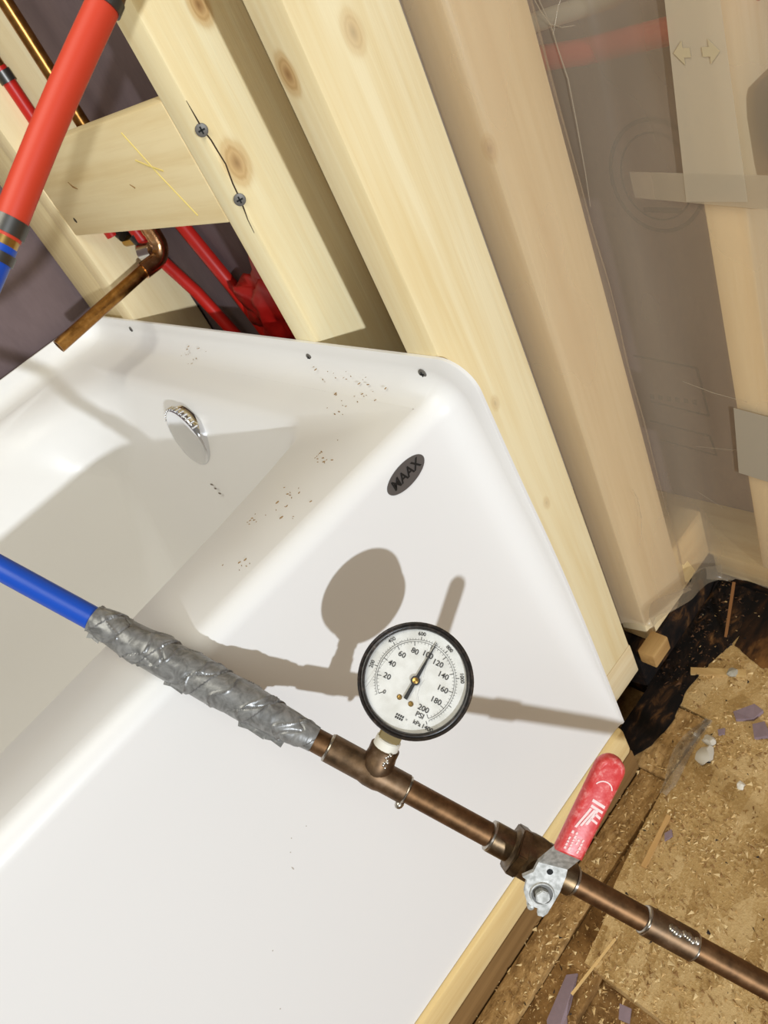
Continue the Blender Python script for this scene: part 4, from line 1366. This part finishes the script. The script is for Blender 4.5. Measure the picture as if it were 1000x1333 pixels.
def inside(x, y):
    c = False
    j = len(fl) - 1
    for i in range(len(fl)):
        if (fl[i][1] > y) != (fl[j][1] > y) and x < (fl[j][0] - fl[i][0]) * (y - fl[i][1]) / (fl[j][1] - fl[i][1]) + fl[i][0]:
            c = not c
        j = i
    return c
def zf(x, y):
    if inside(x, y): return -0.0850
    if -0.083 < y < -0.0045 and -0.0065 < x < 0.085: return -0.0858
    if -0.083 < y < -0.047 and x < -0.007: return -0.0900
    return -0.0965 if (-0.128 < y < -0.083 and x < -0.0075) else -0.1100
SD = [plain('sawdust_a', (206, 172, 116), 0.9), plain('sawdust_b', (182, 146, 92), 0.9), plain('sawdust_c', (218, 190, 138), 0.9), plain('sawdust_d', (150, 114, 68), 0.9)]
def skip(x, y, rr):
    if y > -0.047 and x < 0.09: return True
    if y > -0.045 - 0.03 * max(0, (x - 0.14) / 0.14): return rr.random() > 0.14
    if x > 0.18 and y > -0.16: return rr.random() > 0.2
    d = mnoise.noise(Vector((x * 14, y * 14, 0.3)))
    if -0.083 < y < -0.047 and x < 0.085: return rr.random() > 0.25 + 0.6 * max(0, -y - 0.055) / 0.03
    return rr.random() > 0.62 + 0.7 * d
sw = scatter('sawdust', 17000, (-0.42, 0.285, -0.42, -0.004), zf, 0.0021, SD, 5, skip)
tag(sw, 'sawdust and wood chips scattered over the rough floor beside the tub', 'sawdust', kind='stuff')
dk = scatter('dark_grit', 260, (-0.40, 0.285, -0.42, -0.05), zf, 0.0022, [plain('grit_black', (36, 26, 20), 0.8)], 8, lambda x, y, rr: False)
tag(dk, 'dark grit specks among the sawdust', 'grit', kind='stuff')
ch = scatter('char_crumbs', 300, (0.10, 0.285, -0.075, -0.006), lambda x, y: -0.0828, 0.0022, [CHAR, plain('char_brown', (84, 54, 28), 0.9)], 9, lambda x, y, rr: rr.random() > 1 - abs(y) / 0.08)
tag(ch, 'charred crumbs heaped in the burnt corner', 'char', kind='stuff')
# crumbs on the tub deck and end flange
rim = [(-0.012, 0.43, .012), (-0.018, 0.40, .02), (-0.012, 0.15, .02), (-0.008, 0.10, .02), (-0.024, 0.09, .02), (-0.042, 0.092, .015), (-0.095, 0.085, .02), (-0.105, 0.055, .012), (-0.140, 0.050, .014), (-0.165, 0.052, .014), (-0.180, 0.070, .01), (-0.215, 0.030, .01)]
rr = random.Random(12)
bm = bmesh.new()
for (x, y, sp_) in rim:
    for k in range(8):
        px = x + rr.gauss(0, sp_ * 0.45); py = y + rr.gauss(0, sp_ * 0.7)
        if px > -0.012: px = -0.012 - rr.random() * 0.01
        if py < 0.024: py = 0.024 + rr.random() * .01
        if px < -0.066 and py > 0.07 : py = 0.068
        zz = ZR if px < -0.030 else ZR + 0.022 * (1 - math.cos(min(1.0, (px + 0.030) / 0.026) * math.pi / 2))
        s = 0.0005 + 0.0008 * rr.random() ** 2
        a = rr.uniform(0, 6.28)
        M_ = Matrix.Translation((px, py, zz + s * 0.35)) @ Matrix.Rotation(a, 4, 'Z') @ Matrix.Diagonal((1.6, 0.6, 0.5, 1))
        bmesh.ops.create_icosphere(bm, subdivisions=1, radius=s, matrix=M_)
cr = finish('wood_crumbs', bm, plain('crumb_brown', (150, 120, 78), 0.9))
tag(cr, 'tiny wood crumbs sprinkled on the white tub deck', 'crumbs', kind='stuff')
# faint scuffs on the apron
SCUFF = plain('scuff_grey', (196, 188, 176), 0.8)
for (x, z, l) in ((-0.3455, 0.2600, 0.006), (-0.338, 0.2740, 0.0012), (-0.330, 0.283, 0.0012), (-0.316, 0.279, 0.0009), (-0.40, 0.22, 0.0008), (-0.43, 0.17, 0.0009), (-0.20, 0.39, 0.0008)):
    p = apron_pt(x, z, 0.0002)
    bm = bmesh.new()
    bmesh.ops.create_icosphere(bm, subdivisions=1, radius=0.0008, matrix=Matrix.Translation(p) @ Matrix.Diagonal((0.9, 0.35, l / 0.0016 + 0.6, 1)))
    finish('apron_scuff', bm, SCUFF, bath)
